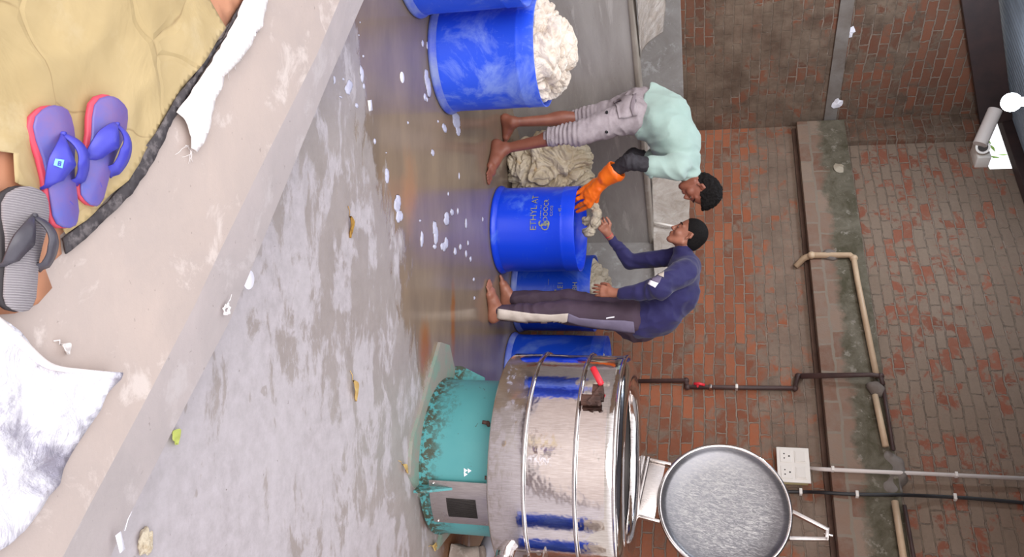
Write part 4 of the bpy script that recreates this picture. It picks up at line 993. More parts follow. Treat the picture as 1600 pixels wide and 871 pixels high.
def sandal(toe, heel, width, mt_top, mt_sole, mt_strap, label, wide_strap, tagsq=False, mirror=1, th=.022):
    T, Hh = fl(*toe, Zp + .02), fl(*heel, Zp + .02); d = (T - Hh); Lg = d.length; d.normalize(); s = Vector((d.y, -d.x, 0)) * mirror
    c = (T + Hh) / 2; c.z = Zp + .010; ang = math.atan2(d.y, d.x) - math.pi / 2
    t = thing('flip_flop', Vector((c.x, c.y, Zp)), label, 'sandal', 'sandals left on the platform')
    # outline: (along -0.5..0.5, half width left, right)
    prof = [(-.5, .0, .0), (-.485, .16, .16), (-.45, .27, .27), (-.38, .335, .335), (-.25, .34, .345), (-.08, .33, .35), (.08, .37, .42), (.22, .46, .50), (.33, .49, .50), (.41, .42, .45), (.465, .28, .33), (.49, .14, .2), (.5, .0, .0)]
    W = width
    def outline(k, z, grow=0):
        A = [(y * Lg, -(l_ * W + (grow if l_ else 0)), z) for y, l_, r_ in prof]; B = [(y * Lg, r_ * W + (grow if r_ else 0), z) for y, l_, r_ in prof[::-1]][1:-1]
        return A + B
    def loc(x, y, z): return Vector((c.x, c.y, Zp)) + s * x + d * y + Vector((0, 0, z))
    def slab(name, z0, z1, g, mt, par, shift=0, bevel=.004):
        bm = bmesh.new(); o_ = outline(1, 0, g)
        lay = []
        for zz, gg in ((z0, -bevel), (z0 + bevel, 0), (z1 - bevel, 0), (z1, -bevel)):
            row = []
            for (y, x, _) in o_:
                k = 1 + gg / max(abs(x), .02) if x else 1
                row.append(bm.verts.new((x * k + shift, y * (1 + gg / (Lg / 2)), zz + .006 * max(0, (y / Lg - .3)) * 5 + (.004 if abs(y) > .46 * Lg else 0))))
            lay.append(row)
        n = len(lay[0])
        for i in range(3):
            for j in range(n): bm.faces.new((lay[i][j], lay[i][(j + 1) % n], lay[i + 1][(j + 1) % n], lay[i + 1][j]))
        bm.faces.new(lay[0][::-1]); bm.faces.new(lay[-1])
        bmesh.ops.recalc_face_normals(bm, faces=bm.faces)
        me = bpy.data.meshes.new(name); 
        if mirror < 0:
            for v in bm.verts: v.co.x *= -1
            bmesh.ops.recalc_face_normals(bm, faces=bm.faces)
        bm.to_mesh(me); bm.free(); me.materials.append(mt); me.polygons.foreach_set('use_smooth', [True] * len(me.polygons)); me.set_sharp_from_angle(angle=.9)
        o = bpy.data.objects.new(name, me); COL.objects.link(o); o.parent = t; o.matrix_parent_inverse = parent_inv(t); o.location = (c.x, c.y, Zp); o.rotation_euler = (0, 0, ang); return o
    slab('outsole', .012, .026, .004, mt_sole, t, shift=-.004 * (1 if mirror > 0 else 1))
    slab('footbed', .024, .012 + th, 0, mt_top, t)
    zt = .012 + th
    # straps: two ribbons from the toe post, arching to both sides
    post = (.02, .27 * Lg, zt)
    bm = bmesh.new()
    for sd in (-1, 1):
        N = 26; rows = []
        K0 = Vector((.008, .27 * Lg, 0)); K1 = Vector((sd * W * .34, .20 * Lg, 0)); K2 = Vector((sd * W * (.56 if sd > 0 else .50), .0 * Lg, 0)); K3 = Vector((sd * W * .40, -.16 * Lg, 0))
        for i in range(N + 1):
            u_ = i / N; v_ = 1 - u_
            p = K0 * v_ ** 3 + K1 * 3 * v_ * v_ * u_ + K2 * 3 * v_ * u_ * u_ + K3 * u_ ** 3
            tg = (K1 - K0) * 3 * v_ * v_ + (K2 - K1) * 6 * v_ * u_ + (K3 - K2) * 3 * u_ * u_; tg.normalize()
            acr = Vector((-tg.y, tg.x, 0)) * -sd       # towards the middle of the foot
            wd = .010 + wide_strap * min(1, (u_ * 1.9) ** 1.2) * (1 - .45 * max(0, (u_ - .6) / .4))
            z = zt + .004 + .030 * math.sin(math.pi * min(1, u_ ** .8)) + (-.012 if u_ > .96 else 0)
            mid_ = p + acr * wd * .28
            a_ = mid_ + acr * wd / 2 + Vector((0, 0, z + wd * .10)); b_ = mid_ - acr * wd / 2 + Vector((0, 0, z - wd * .20)); m_ = mid_ + Vector((0, 0, z + wd * .05))
            b_.z = max(b_.z, zt * .6); th_ = Vector((0, 0, .004))
            rows.append([bm.verts.new(loc(q.x, q.y, q.z)) for q in (a_, a_ + th_, m_ + th_ * 1.2, b_ + th_, b_, m_)])
        for i in range(N):
            for j in range(6): bm.faces.new((rows[i][j], rows[i][(j + 1) % 6], rows[i + 1][(j + 1) % 6], rows[i + 1][j]))
        bm.faces.new(rows[0]); bm.faces.new(rows[-1][::-1])
    tube(bm, [loc(.01, .275 * Lg, zt - .004), loc(.01, .27 * Lg, zt + .014)], .005, 10)
    so_ = obj('strap', bm, mt_strap, t)
    if tagsq:
        tr = bvh_of(so_); g = []; bm = bmesh.new(); cen = fl(91, 255, Zp + .05); dd_ = None
        patch_pts = ([(86, 248), (83, 258)], [(100, 250), (97, 263)])
        o = patch('size_sticker', so_, patch_pts[0], patch_pts[1], M['sticker_blue'], so_, 8, .002, 6, .001)
        for kx in (-.16, .16):
            pass
        patch('size_numeral', so_, [(90.2, 252), (89, 257.5)], [(92, 252.3), (90.8, 257.8)], M['strap_blue'], so_, 4, .0035, 5, .0006)
        patch('size_numeral', so_, [(93.8, 252.6), (92.6, 258.2)], [(95.4, 252.9), (94.2, 258.5)], M['strap_blue'], so_, 4, .0035, 5, .0006)
        patch('size_numeral', so_, [(90.4, 251.5), (90.2, 253)], [(95.4, 252.4), (95.1, 253.9)], M['strap_blue'], so_, 4, .0036, 5, .0006)
        patch('size_numeral', so_, [(89.8, 254.4), (89.5, 255.6)], [(94.9, 255.3), (94.6, 256.5)], M['strap_blue'], so_, 4, .0036, 5, .0006)
        patch('size_numeral', so_, [(89.2, 257.2), (88.9, 258.4)], [(94.3, 258.1), (94, 259.3)], M['strap_blue'], so_, 4, .0036, 5, .0006)
    # heel emblem rings
    bm = bmesh.new()
    for rr in (.012, .019):
        ring = [loc(rr * math.cos(a_), -.36 * Lg + rr * 1.25 * math.sin(a_), zt + .001) for a_ in [2 * math.pi * k / 24 for k in range(25)]]
        tube(bm, ring, .0016, 6, caps=False)
    if mt_top is M['sandal_blue']: obj('heel_ring', bm, M['strap_blue'], t)
    else: bm.free()
    return t
sandal((73, 165), (101, 357), .112, M['sandal_blue'], M['sandal_red'], M['strap_blue'], 'blue flip-flop with red edge and light blue size sticker, overlapping the grey sandal', .044, True, 1)
sandal((174, 155), (134, 321), .110, M['sandal_blue'], M['sandal_red'], M['strap_blue'], 'blue flip-flop with red edge lying nearest the black strip, no sticker', .042, False, 1)
sandal((36, 292), (24, 488), .120, M['grey_rubber'], M['sole_black'], M['strap_black'], 'single grey ribbed flip-flop with dark straps beside the foil sheet', .030, False, 1)

# ------------------------------------------------------------------ litter and foam on the floor
def foam(pts, seed, label):
    rnd = random.Random(seed); bm = bmesh.new()
    for x, y, rx, ry in pts:
        n = 3 if rx * ry > 30 else 1
        for k in range(n):
            ox, oy = (rnd.uniform(-.4, .4) * rx, rnd.uniform(-.5, .5) * ry) if n > 1 else (0, 0)
            p = fl(x + ox, y + oy); e1 = (fl(x + ox + rx * .7, y + oy) - p).length; e2 = (fl(x + ox, y + oy + ry * .7) - p).length
            base = len(bm.verts); r = bmesh.ops.create_icosphere(bm, subdivisions=3, radius=1)
            for v in r['verts']:
                a_ = 1 + .35 * noise.noise(v.co * 1.8 + Vector((x, y, k)))
                v.co = Vector((p.x + v.co.x * e2 * a_, p.y + v.co.y * e1 * a_, max(0.0005, v.co.z * .006)))
    tag(obj('soap_foam', bm, M['foam']), label, 'foam', None, 'stuff')
foam([(545, 136, 6, 11), (565, 117, 3, 12), (568, 135, 2, 6), (557, 165, 3, 5), (522, 125, 2, 10), (536, 124, 2, 3), (532, 152, 3, 2), (567, 88, 1.5, 3), (562, 35, 1, 2), (560, 55, 1, 2)], 1, 'blobs of soap foam on the damp floor beside the platform edge')
foam([(668, 130, 5, 18), (664, 152, 3, 8), (712, 190, 8, 14), (715, 203, 4, 8), (695, 203, 4, 8), (660, 68, 2, 7), (668, 72, 2, 10), (667, 156, 1.5, 5), (684, 190, 1, 3)], 2, 'soap foam clinging round the foot of the worn scratched drum')
foam([(621, 320, 6, 14), (624, 338, 5, 10), (604, 275, 4, 11), (585, 221, 2.5, 6), (676, 239, 3.5, 7), (706, 332, 4, 7), (697, 343, 5, 10), (680, 365, 4.5, 16), (679, 386, 4, 5), (697, 375, 3.5, 12), (692, 388, 4, 8), (711, 393, 3, 9), (719, 386, 2.5, 7), (659, 375, 3, 14), (656, 345, 2, 2.5), (728, 350, 2, 12), (731, 380, 1.5, 6), (728, 397, 2, 8), (735, 405, 2, 6), (740, 437, 2, 4), (741, 466, 1.5, 4), (717, 275, 1, 7), (700, 303, 1, 4), (715, 330, 1.5, 7), (754, 343, 1, 5), (637, 192, 1.5, 3), (603, 239, 1, 1.5)], 3, 'scattered soap foam blobs on the wet floor before the bright drum')
def disc(x, y, r, z, mt, label, cat, name, sq=False, ang=0.0):
    p = fl(x, y, z); bm = bmesh.new()
    if sq: box(bm, (p.x, p.y, z + .0015), (r * 1.7, r * 1.5, .0015), Matrix.Rotation(ang, 3, 'Z'))
    else: lathe(bm, [(0, z + .0008), (r * .98, z + .0008), (r, z + .0016), (r * .98, z + .0025), (0, z + .003)], (p.x, p.y, 0), 32)
    tag(obj(name, bm, mt), label, cat)
disc(628, 121, .030, 0, M['paper'], 'round white sticker on the wet floor near the worn drum', 'sticker', 'round_sticker')
disc(388, 437, .036, 0, M['paper'], 'round white sticker on the dry floor at the platform edge', 'sticker', 'round_sticker')
disc(578, 165, .030, 0, M['paper'], 'square white paper scrap on the floor near the foam', 'paper', 'paper_scrap', True, .3)
disc(356, 300 + 24, .012, .2, M['paper'], 'small white paper sliver on the platform lip', 'paper', 'paper_scrap', True, 1.2) if False else None
def leaf(x, y, L, wd, ang, mt, label, z=0.0, stem=True):
    p = fl(x, y, z); bm = bmesh.new(); N = 10; up_ = []
    for i in range(N + 1):
        t_ = i / N; w_ = wd * math.sin(math.pi * t_ ** .8) * (1 + .25 * math.sin(9 * t_))
        up_.append([Vector(((t_ - .5) * L, s_ * w_ / 2, .004 + .012 * abs(s_) + .006 * math.sin(5 * t_))) for s_ in (-1, 0, 1)])
    R = Matrix.Rotation(ang, 3, 'Z'); V = [[bm.verts.new(Vector((p.x, p.y, z)) + R @ q) for q in r] for r in up_]
    for i in range(N):
        for j in range(2):
            bm.faces.new((V[i][j], V[i][j + 1], V[i + 1][j + 1], V[i + 1][j]))
    bmesh.ops.remove_doubles(bm, verts=bm.verts, dist=.0003)
    o = obj('leaf', bm, mt); md = o.modifiers.new('thickness', 'SOLIDIFY'); md.thickness = .0012
    tag(o, label, 'leaf')
    if stem:
        bm = bmesh.new(); tube(bm, [Vector((p.x, p.y, z)) + R @ Vector(q) for q in ((-L * .48, 0, .005), (-L * .7, .006, .006), (-L * .95, -.004, .003))], .0015, 6); obj('stalk', bm, mt, o)
leaf(545, 355, .10, .035, 0.1, M['leaf_brown'], 'brownish yellow dry leaf on the floor in front of the bright drum', 0)
leaf(552, 611, .11, .045, .35, M['leaf'], 'pale yellow curled leaf on the dry floor before the machine')
leaf(269, 684, .06, .045, .6, M['leaf_green'], 'yellow-green leaf half hidden below the platform edge')
leaf(631, 733, .11, .03, .9, M['leaf'], 'dry yellow leaf against the front corner of the foot plate')
leaf(677, 855, .10, .05, 1.2, M['leaf'], 'dry yellow leaf on the mud near the stone block')
leaf(97, 546, .035, .022, .8, M['sack'], 'tiny white curled scrap on the platform beside the foil', .2, True)
bm = bmesh.new(); p = fl(352, 484, .19); pts = []
for k in range(40): a_ = k * .9; rr = .012 + .006 * math.sin(k * 1.7); pts.append(Vector((p.x + rr * math.cos(a_) * 1.2, p.y + rr * math.sin(a_), .193 + .002 * (k % 3))))
pts += [Vector((p.x - .03, p.y + .02, .194)), Vector((p.x - .045, p.y + .03, .192))]
tube(bm, pts, .0012, 5); tag(obj('thread_tangle', bm, M['thread']), 'small tangle of white thread on the platform lip', 'thread')
bm = bmesh.new(); p = fl(188, 848, .2); box(bm, (p.x, p.y, .2), (.05, .018, .002), Matrix.Rotation(.3, 3, 'Z')); tube(bm, [fl(195, 830, .2), fl(200, 812, .2), fl(206, 800, .198)], .001, 5); tag(obj('paper_scrap', bm, M['paper']), 'white paper strip with a thread hanging at the platform edge', 'paper')
bm = bmesh.new(); p = fl(222, 848, 0); bmesh.ops.create_icosphere(bm, subdivisions=4, radius=.03)
for v in bm.verts: v.co = Vector((p.x, p.y, .012)) + Vector((v.co.x * 1.3, v.co.y * .8, v.co.z * .5)) * (1 + .5 * noise.noise(v.co * 60))
tag(obj('crumpled_scrap', bm, M['laundry_stained']), 'crumpled dirty white scrap on the floor just beyond the platform edge', 'scrap')
# ------------------------------------------------------------------ people
def VL(v): return Vector([float(q) for q in v])
def hand_prims(W, d, n, s, curl=(.5, .9, .6), S=1.0, r=.0090, spread=.12, thumb_out=.6):
    """W wrist, d towards the fingers, n out of the palm, s towards the thumb side"""
    d = d.normalized(); n = (n - d * n.dot(d)).normalized(); s = (s - d * s.dot(d) - n * s.dot(n)).normalized(); pr = []
    for i in range(4):
        off = .030 - .020 * i; b = W + d * (.088 - .004 * abs(i - 1)) * S + s * off * S
        pr.append(cap(W + s * off * .5 * S + d * .01 * S, b, .015 * S, .0125 * S, .012))
    pr.append(cap(W - d * .03 * S, W + d * .03 * S, .024 * S, .022 * S, .02))
    L = (.074, .082, .076, .060)
    cm = curl[3] if len(curl) > 3 else (1, 1.08, 1.16, 1.24)
    for i in range(4):
        off = .030 - .020 * i; p = W + d * (.088 - .004 * abs(i - 1)) * S + s * off * S; a = 0; sd = s * (spread * (1.5 - i) / 1.5)
        for j, fr in enumerate((.46, .30, .24)):
            a += curl[j] * cm[i]; dd = (d * math.cos(a) + n * math.sin(a) + sd * (1 if j == 0 else .5)).normalized(); q = p + dd * L[i] * fr * S
            pr.append(cap(p, q, r * S * (1 - .08 * j), r * S * (.92 - .08 * j), .004)); p = q
    t0 = W + d * .022 * S + s * .026 * S + n * .006; t1 = t0 + (d * .6 + s * thumb_out + n * .35).normalized() * .042 * S; t2 = t1 + (d * .85 + s * .15 + n * .4).normalized() * .030 * S; t3 = t2 + (d * .9 - s * .05 + n * .5).normalized() * .024 * S
    pr += [cap(W + d * .01 * S, t1, .019 * S, .0125 * S, .010), cap(t1, t2, .0115 * S, .0105 * S, .006), cap(t2, t3, .0105 * S, .0085 * S, .004)]
    return pr
def foot_prims(heel, toe, ankle, side):
    """heel and toe on the ground; side = direction of the big toe"""
    d = toe - heel; d.z = 0; L = d.length; d.normalize(); s = (side - d * side.dot(d)); s.z = 0; s.normalize(); z = Vector((0, 0, 1)); g = Vector((heel.x, heel.y, 0)); pr = []
    hp = g + z * .034
    ball1 = g + d * L * .68 + s * .026 + z * .026; ball2 = g + d * L * .62 - s * .030 + z * .022
    pr += [cap(hp, ankle, .033, .036, .03), cap(hp, hp + d * .02, .033, .032, .02), cap(hp, ball1, .030, .024, .03), cap(hp, ball2, .028, .020, .03), cap(ankle, g + d * L * .45 + z * .05 + s * .008, .038, .030, .04), cap(g + d * L * .42 + z * .05, g + d * L * .66 + z * .03, .030, .022, .03), cap(ball1, ball2, .023, .020, .02)]
    for i in range(5):
        off = .030 - .0155 * i; r = (.0130, .0100, .0094, .0090, .0086)[i]; b = g + d * L * (.70 - .02 * i) + s * off + z * .019; e = g + d * L * (.945 - (.0, .005, .03, .065, .105)[i]) + s * (off * 1.08) + z * r * .95; m = b.lerp(e, .55) + z * .006
        pr += [cap(b, m, r * 1.05, r, .006), cap(m, e, r, r * .95, .005)]
    # ankle bones
    pr += [ell(ankle + s * .033 + z * .0, (.012, .012, .014), None, .012), ell(ankle - s * .034 - z * .008, (.012, .012, .014), None, .012)]
    return pr
def head_frame(f, u):
    f = f.normalized(); u = (u - f * u.dot(f)).normalized(); s = u.cross(f); return f, u, s      # s = person's left
def head_prims(c, f, u, S):
    f, u, s = head_frame(f, u); R = Matrix((f, s, u)).transposed(); P = lambda a, b, g: c + (f * a + s * b + u * g) * S
    pr = [ell(P(-.012, 0, .02), (.098 * S, .076 * S, .092 * S), R, .03), ell(P(.030, 0, -.035), (.062 * S, .060 * S, .078 * S), R, .03),
          ell(P(.050, 0, -.085), (.038 * S, .040 * S, .032 * S), R, .025), cap(P(.076, -.012, -.112), P(.076, .012, -.112), .017 * S, None, .02)]
    for b in (-1, 1):
        pr += [cap(P(-.002, .058 * b, -.070), P(.062, .026 * b, -.108), .017 * S, .016 * S, .025), ell(P(.062, .040 * b, -.045), (.024 * S, .022 * S, .022 * S), R, .02),
               cap(P(.082, .012 * b, .012), P(.066, .048 * b, .012), .012 * S, .009 * S, .014)]
    pr += [cap(P(.088, 0, -.002), P(.108, 0, -.040), .0085 * S, .0125 * S, .010), ell(P(.098, .013, -.046), (.011 * S, .008 * S, .008 * S), R, .008), ell(P(.098, -.013, -.046), (.011 * S, .008 * S, .008 * S), R, .008),
           cap(P(.088, -.018, -.068), P(.088, .018, -.068), .009 * S, None, .008), cap(P(.094, -.010, -.067), P(.094, .010, -.067), .008 * S, None, .006), cap(P(.090, -.012, -.080), P(.090, .012, -.080), .0085 * S, None, .007)]
    for b in (-1, 1):
        pr.append(cut(ell(P(.094, .030 * b, -.006), (.014 * S, .015 * S, .010 * S), R, .010)))
        pr.append(ell(P(.078, .030 * b, -.005), (.013 * S, .015 * S, .011 * S), R, .006))
        pr += [cap(P(-.004, .078 * b, .004), P(-.012, .084 * b, -.012), .012 * S, .012 * S, .008), cap(P(-.012, .086 * b, .010), P(.000, .080 * b, -.038), .0085 * S, .007 * S, .008), cap(P(-.014, .088 * b, .008), P(-.018, .087 * b, -.014), .008 * S, .007 * S, .006)]
        pr.append(cut(ell(P(.000, .090 * b, -.010), (.007 * S, .007 * S, .013 * S), R, .006)))
    return pr
def face_bits(parent, c, f, u, S):
    f, u, s = head_frame(f, u); R = Matrix((f, s, u)).transposed(); P = lambda a, b, g: c + (f * a + s * b + u * g) * S
    for b in (-1, 1):
        bm = bmesh.new(); bmesh.ops.create_uvsphere(bm, u_segments=14, v_segments=8, radius=.0088 * S, matrix=Matrix.Translation(P(.0835, .030 * b, -.010))); e = obj('eye', bm, M['eye'], parent)
        bm = bmesh.new(); bmesh.ops.create_uvsphere(bm, u_segments=10, v_segments=6, radius=.0050 * S, matrix=Matrix.Translation(P(.0880, .030 * b, -.0125))); obj('iris', bm, M['pupil'], e)
        bm = bmesh.new(); tube(bm, [P(.0935, .012 * b, .016), P(.0925, .026 * b, .021), P(.082, .044 * b, .019), P(.072, .052 * b, .013)], [.002 * S, .0038 * S, .0034 * S, .0012 * S], 8, smoothn=1); obj('eyebrow', bm, M['hair'], parent)
    bm = bmesh.new(); tube(bm, [P(.090, -.022, -.073), P(.098, -.008, -.069), P(.099, 0, -.071), P(.098, .008, -.069), P(.090, .022, -.073)], [.002 * S, .005 * S, .005 * S, .005 * S, .002 * S], 8, smoothn=1)
    tube(bm, [P(.091, -.016, -.076), P(.098, 0, -.080), P(.091, .016, -.076)], [.002 * S, .0058 * S, .002 * S], 8, smoothn=2); obj('lips', bm, M['lip_skin'], parent)
def hair_obj(parent, c, f, u, S, curly=0, top=.0, beard=False):
    f, u, s = head_frame(f, u); R = Matrix((f, s, u)).transposed(); P = lambda a, b, g: c + (f * a + s * b + u * g) * S
    pr = [ell(P(-.014, 0, .024 + top * .4), ((.100 + top * .3) * S, (.080 + top * .2) * S, (.094 + top) * S), R, .02), ell(P(-.050, 0, -.030), (.056 * S, .062 * S, .060 * S), R, .03)]
    if curly: pr += [ell(P(.050, 0, .085), (.050 * S, .055 * S, .036 * S), R, .03), ell(P(.0, 0, .105), (.06 * S, .055 * S, .03 * S), R, .03)]
    # keep what lies behind the hairline
    nrm = (-f * .86 + u * .62).normalized(); pr.append(('h', np.array(P(.070, 0, .070), float), np.array((-f * .80 + u * .60).normalized(), float)))
    pr.append(('h', np.array(P(-.020, 0, -.078), float), np.array((u * .9 - f * .55).normalized(), float)))
    pr.append(cut(ell(P(.010, .084, -.026), (.030 * S, .03 * S, .040 * S), R, .008))); pr.append(cut(ell(P(.010, -.084, -.026), (.030 * S, .03 * S, .040 * S), R, .008)))
    amp = .007 if curly else .0015; fr = 55 if curly else 140
    return sdf_obj('hair', pr, .0035, M['hair'], parent, disp=lambda p, n: amp * noise.noise(p * fr) + amp * .6 * noise.noise(p * fr * 2.2))
def wrinkle(amp, sc=1.0, aniso=(1, 1, 1)):
    an = Vector(aniso)
    def g(p, n):
        q = Vector((p.x * an.x, p.y * an.y, p.z * an.z)) * sc
        w_ = noise.noise(q * 3); v = 1 - abs(noise.noise(q * 6 + Vector((w_, -w_, w_)) * 1.4)) * 2.4
        return amp * (v - .4) + amp * .35 * noise.noise(q * 18)
    return g
Z3 = Vector((0, 0, 1)); XL = Vector((-1, 0, 0)); XR = Vector((1, 0, 0)); YN = Vector((0, -1, 0)); YF = Vector((0, 1, 0))
# ---------- man in navy, right of the drum (faces the picture's upper side, world -X)
m2 = thing('person', Vector((.13, 5.95, 0)), 'barefoot man in navy long-sleeved top and plum trousers, reaching over the bright drum', 'person')
S2 = 1.10; hc2 = J(1077, 366, 5.98); f2 = Vector((-.68, -.10, -.73)); u2 = Vector((-.73, 0, .68))
pel = J(993, 503, 6.0)
hipN, hipF = J(985, 497, 5.90), J(985, 492, 6.10)
kneeN, kneeF = J(885, 488, 5.82), J(890, 470, 6.14)
hlN = fl(770, 497, .03); toN = fl(762, 437, .01); hlF = fl(789, 474, .03); toF = fl(783, 428, .01)
anN = Vector((hlN.x - .035, hlN.y, .085)); anF = Vector((hlF.x - .035, hlF.y, .085))
mid, chest, upper = J(1030, 492, 6.0), J(1058, 458, 6.0), J(1070, 418, 6.0)
neck = J(1068, 392, 5.99)
shN, elN, wrN, knN = J(1068, 425, 5.80), J(1030, 450, 5.62), J(960, 458, 5.70), J(935, 454, 5.70)
shF, elF, wrF, knF = J(1058, 402, 6.17), J(984, 409, 6.24), J(950, 366, 6.12), J(936, 345, 6.05)
body = [cap(pel, mid, .125, .115, .05), cap(mid, chest, .115, .125, .05), cap(chest, upper, .125, .09, .05), cap(upper, neck, .075, .058, .04), cap(neck, hc2 - Vector((0, 0, 0)) + (-u2.normalized() * .05 - f2.normalized() * .02), .056, .054, .03),
        cap(upper, shN, .07, .055, .05), cap(upper, shF, .07, .055, .05), cap(shN, elN, .048, .040, .03), cap(elN, wrN, .040, .027, .02), cap(shF, elF, .048, .040, .03), cap(elF, wrF, .040, .027, .02),
        cap(pel, hipN, .11, .095, .05), cap(pel, hipF, .11, .095, .05), cap(hipN, kneeN, .085, .055, .03), cap(kneeN, anN, .055, .036, .03), cap(hipF, kneeF, .085, .055, .03), cap(kneeF, anF, .055, .036, .03)]
body += head_prims(hc2, f2, u2, S2)
body += foot_prims(hlN, toN, anN, YF) + foot_prims(hlF, toF, anF, YN)
body += hand_prims(wrN, knN - wrN, XR * .15 + YF * 1.0, Z3 * 1.0 + YN * .2 + XL * .2, (.25, .45, .35), 1.1, thumb_out=.45, spread=.10)
body += hand_prims(wrF, J(932, 338, 6.0) - wrF, XL * .6 - Z3 * .4 + YF * .0, Z3 * .5 + YN * .9, (.7, .9, .7), 1.05)
b2o = sdf_obj('body', body, .0052, M['skin2'], m2)
face_bits(b2o, hc2, f2, u2, S2); hair_obj(m2, hc2, f2, u2, S2)
hem = J(1000, 505, 6.0)
shirt = [cap(J(1000, 502, 6.0), mid, .148, .140, .05), cap(mid, chest, .140, .150, .05), cap(chest, upper, .150, .112, .05), cap(J(1000, 500, 5.92), J(1035, 488, 5.92), .125, .13, .05), cap(J(1000, 500, 6.09), J(1035, 488, 6.09), .125, .13, .05), cap(J(1052, 458, 5.90), J(1074, 420, 5.9), .115, .085, .05), cap(J(1052, 458, 6.1), J(1074, 420, 6.1), .115, .085, .05), cap(upper, neck, .092, .070, .03),
         cap(shN, elN, .090, .082, .04), cap(elN, J(1000, 457, 5.66), .080, .056, .03), cap(J(1000, 457, 5.66), J(972, 459, 5.69), .056, .042, .02), cap(shF, elF, .068, .055, .035), cap(elF, J(957, 374, 6.135), .054, .037, .02), cap(upper, shN, .085, .07, .04), cap(upper, shF, .085, .07, .04),
         ('h', np.array(J(987, 505, 6.0), float), np.array((Vector((.22, 0, 1))).normalized(), float))]
d_ = J(957, 374, 6.135); 
sh2 = sdf_obj('long_sleeved_top', shirt[:-1], .0075, M['navy'], m2, disp=wrinkle(.009, 1.2, (1.3, .8, .9)))
tro = [cap(J(1005, 507, 6.0), pel, .125, .135, .05), cap(pel, hipN, .13, .118, .05), cap(pel, hipF, .13, .118, .05), cap(hipN, kneeN, .118, .084, .05), cap(kneeN, anN + Z3 * .035, .084, .064, .04), cap(anN + Z3 * .05, anN + Z3 * .01 + XL * .005, .064, .062, .01), cap(hipF, kneeF, .115, .082, .05), cap(kneeF, anF + Z3 * .035, .082, .060, .04)]
tr2 = sdf_obj('trousers', tro, .0075, M['pants'], m2, disp=wrinkle(.009, 1.1, (1.1, 1, .9)))
patch('side_panel', tr2, [(778, 483), (800, 486), (830, 490), (860, 492), (888, 490)], [(776, 504), (800, 507), (830, 511), (860, 509), (886, 503)], M['cream'], tr2, 8)
patch('side_panel', tr2, [(888, 490), (905, 497), (940, 500), (975, 501), (990, 503)], [(886, 503), (905, 509), (940, 514), (975, 519), (992, 521)], M['lav'], tr2, 6)
patch('logo_print', tr2, [(947, 496.5), (953, 495.5), (960, 494.5)], [(947, 498.5), (953, 497.5), (960, 496.5)], M['paper'], tr2, 3)
for (l_, r_, mt) in (([(1027, 421), (1038, 424)], [(1023, 429), (1037, 434)], M['laundry']), ([(1022, 430), (1034, 434)], [(1017, 438), (1030, 443)], M['lav']), ([(1016, 438), (1029, 443)], [(1012, 444), (1024, 450)], M['paper'])):
    patch('chest_stripe', sh2, l_, r_, mt, sh2, 6)
bm = bmesh.new(); dd = (knF - wrF).normalized(); Rr = frame(dd.orthogonal(), dd); lathe(bm, [(.030, -.004), (.034, 0), (.030, .004), (.027, 0)], wrF + dd * -.012, 24, Rr, close=True); obj('wrist_thread', bm, M['red'], m2)

# ---------- man in mint, bending from the left (world +X is where he faces)
m1 = thing('person', Vector((-1.0, 6.0, 0)), 'barefoot man in mint T-shirt and grey cargo trousers bending forward, orange rubber gloves', 'person')
S1 = 1.10; hc1 = J(1096, 297, 6.0); f1 = Vector((.70, -.06, -.71)); u1 = Vector((.71, 0, .70))
pel = J(1000, 168, 6.10); hipN, hipF = J(990, 182, 5.98), J(992, 166, 6.20)
kneeN, kneeF = J(905, 208, 5.84), J(912, 185, 6.28)
hlN = fl(775, 226, .03); toN = fl(761, 286, .01); hlF = fl(789, 186, .03); toF = fl(790, 226, .01)
anN = Vector((hlN.x + .035, hlN.y, .09)); anF = Vector((hlF.x + .03, hlF.y, .09))
mid, chest, upper = J(1042, 182, 6.05), J(1058, 220, 6.02), J(1066, 250, 6.0)
neck = J(1078, 273, 6.0)
shN, elN, wrN = J(1058, 262, 5.83), J(984, 253, 5.74), J(953, 272, 5.82)
shF, elF, wrF = J(1060, 255, 6.18), J(990, 243, 6.24), J(946, 281, 6.16)
knN = J(925, 299, 5.90)
body = [cap(pel, mid, .125, .115, .05), cap(mid, chest, .115, .12, .05), cap(chest, upper, .12, .09, .05), cap(upper, neck, .075, .06, .04), cap(neck, hc1 + (-u1.normalized() * .055 - f1.normalized() * .02), .058, .056, .03),
        cap(upper, shN, .07, .055, .05), cap(upper, shF, .07, .055, .05), cap(shN, elN, .048, .040, .03), cap(elN, wrN, .040, .028, .02), cap(shF, elF, .048, .040, .03), cap(elF, wrF, .040, .028, .02),
        cap(pel, hipN, .11, .095, .05), cap(pel, hipF, .11, .095, .05), cap(hipN, kneeN, .085, .056, .03), cap(kneeN, anN, .060, .036, .03), cap(hipF, kneeF, .085, .056, .03), cap(kneeF, anF, .058, .034, .03)]
for k_, a_ in ((kneeN, anN), (kneeF, anF)):
    body.append(ell(k_.lerp(a_, .32) + XL * .018, (.046, .046, .10), None, .04))
body += head_prims(hc1, f1, u1, S1) + foot_prims(hlN, toN, anN, YF) + foot_prims(hlF, toF, anF, YN)
body += hand_prims(wrN, knN - wrN, XL * .5 - Z3 * .5 + YF * .5, XR * .4 + YF * .9, (.2, .3, .2), .9, r=.007)
body += hand_prims(wrF, Vector((.25, -.1, -.25)), XL + YF * .2, YN, (.9, 1.2, .8), .8, r=.007)
b1o = sdf_obj('body', body, .0052, M['skin1'], m1)
face_bits(b1o, hc1, f1, u1, S1); hair_obj(m1, hc1, f1, u1, S1, 1, .012)
sleeveN = J(1020, 262, 5.80)
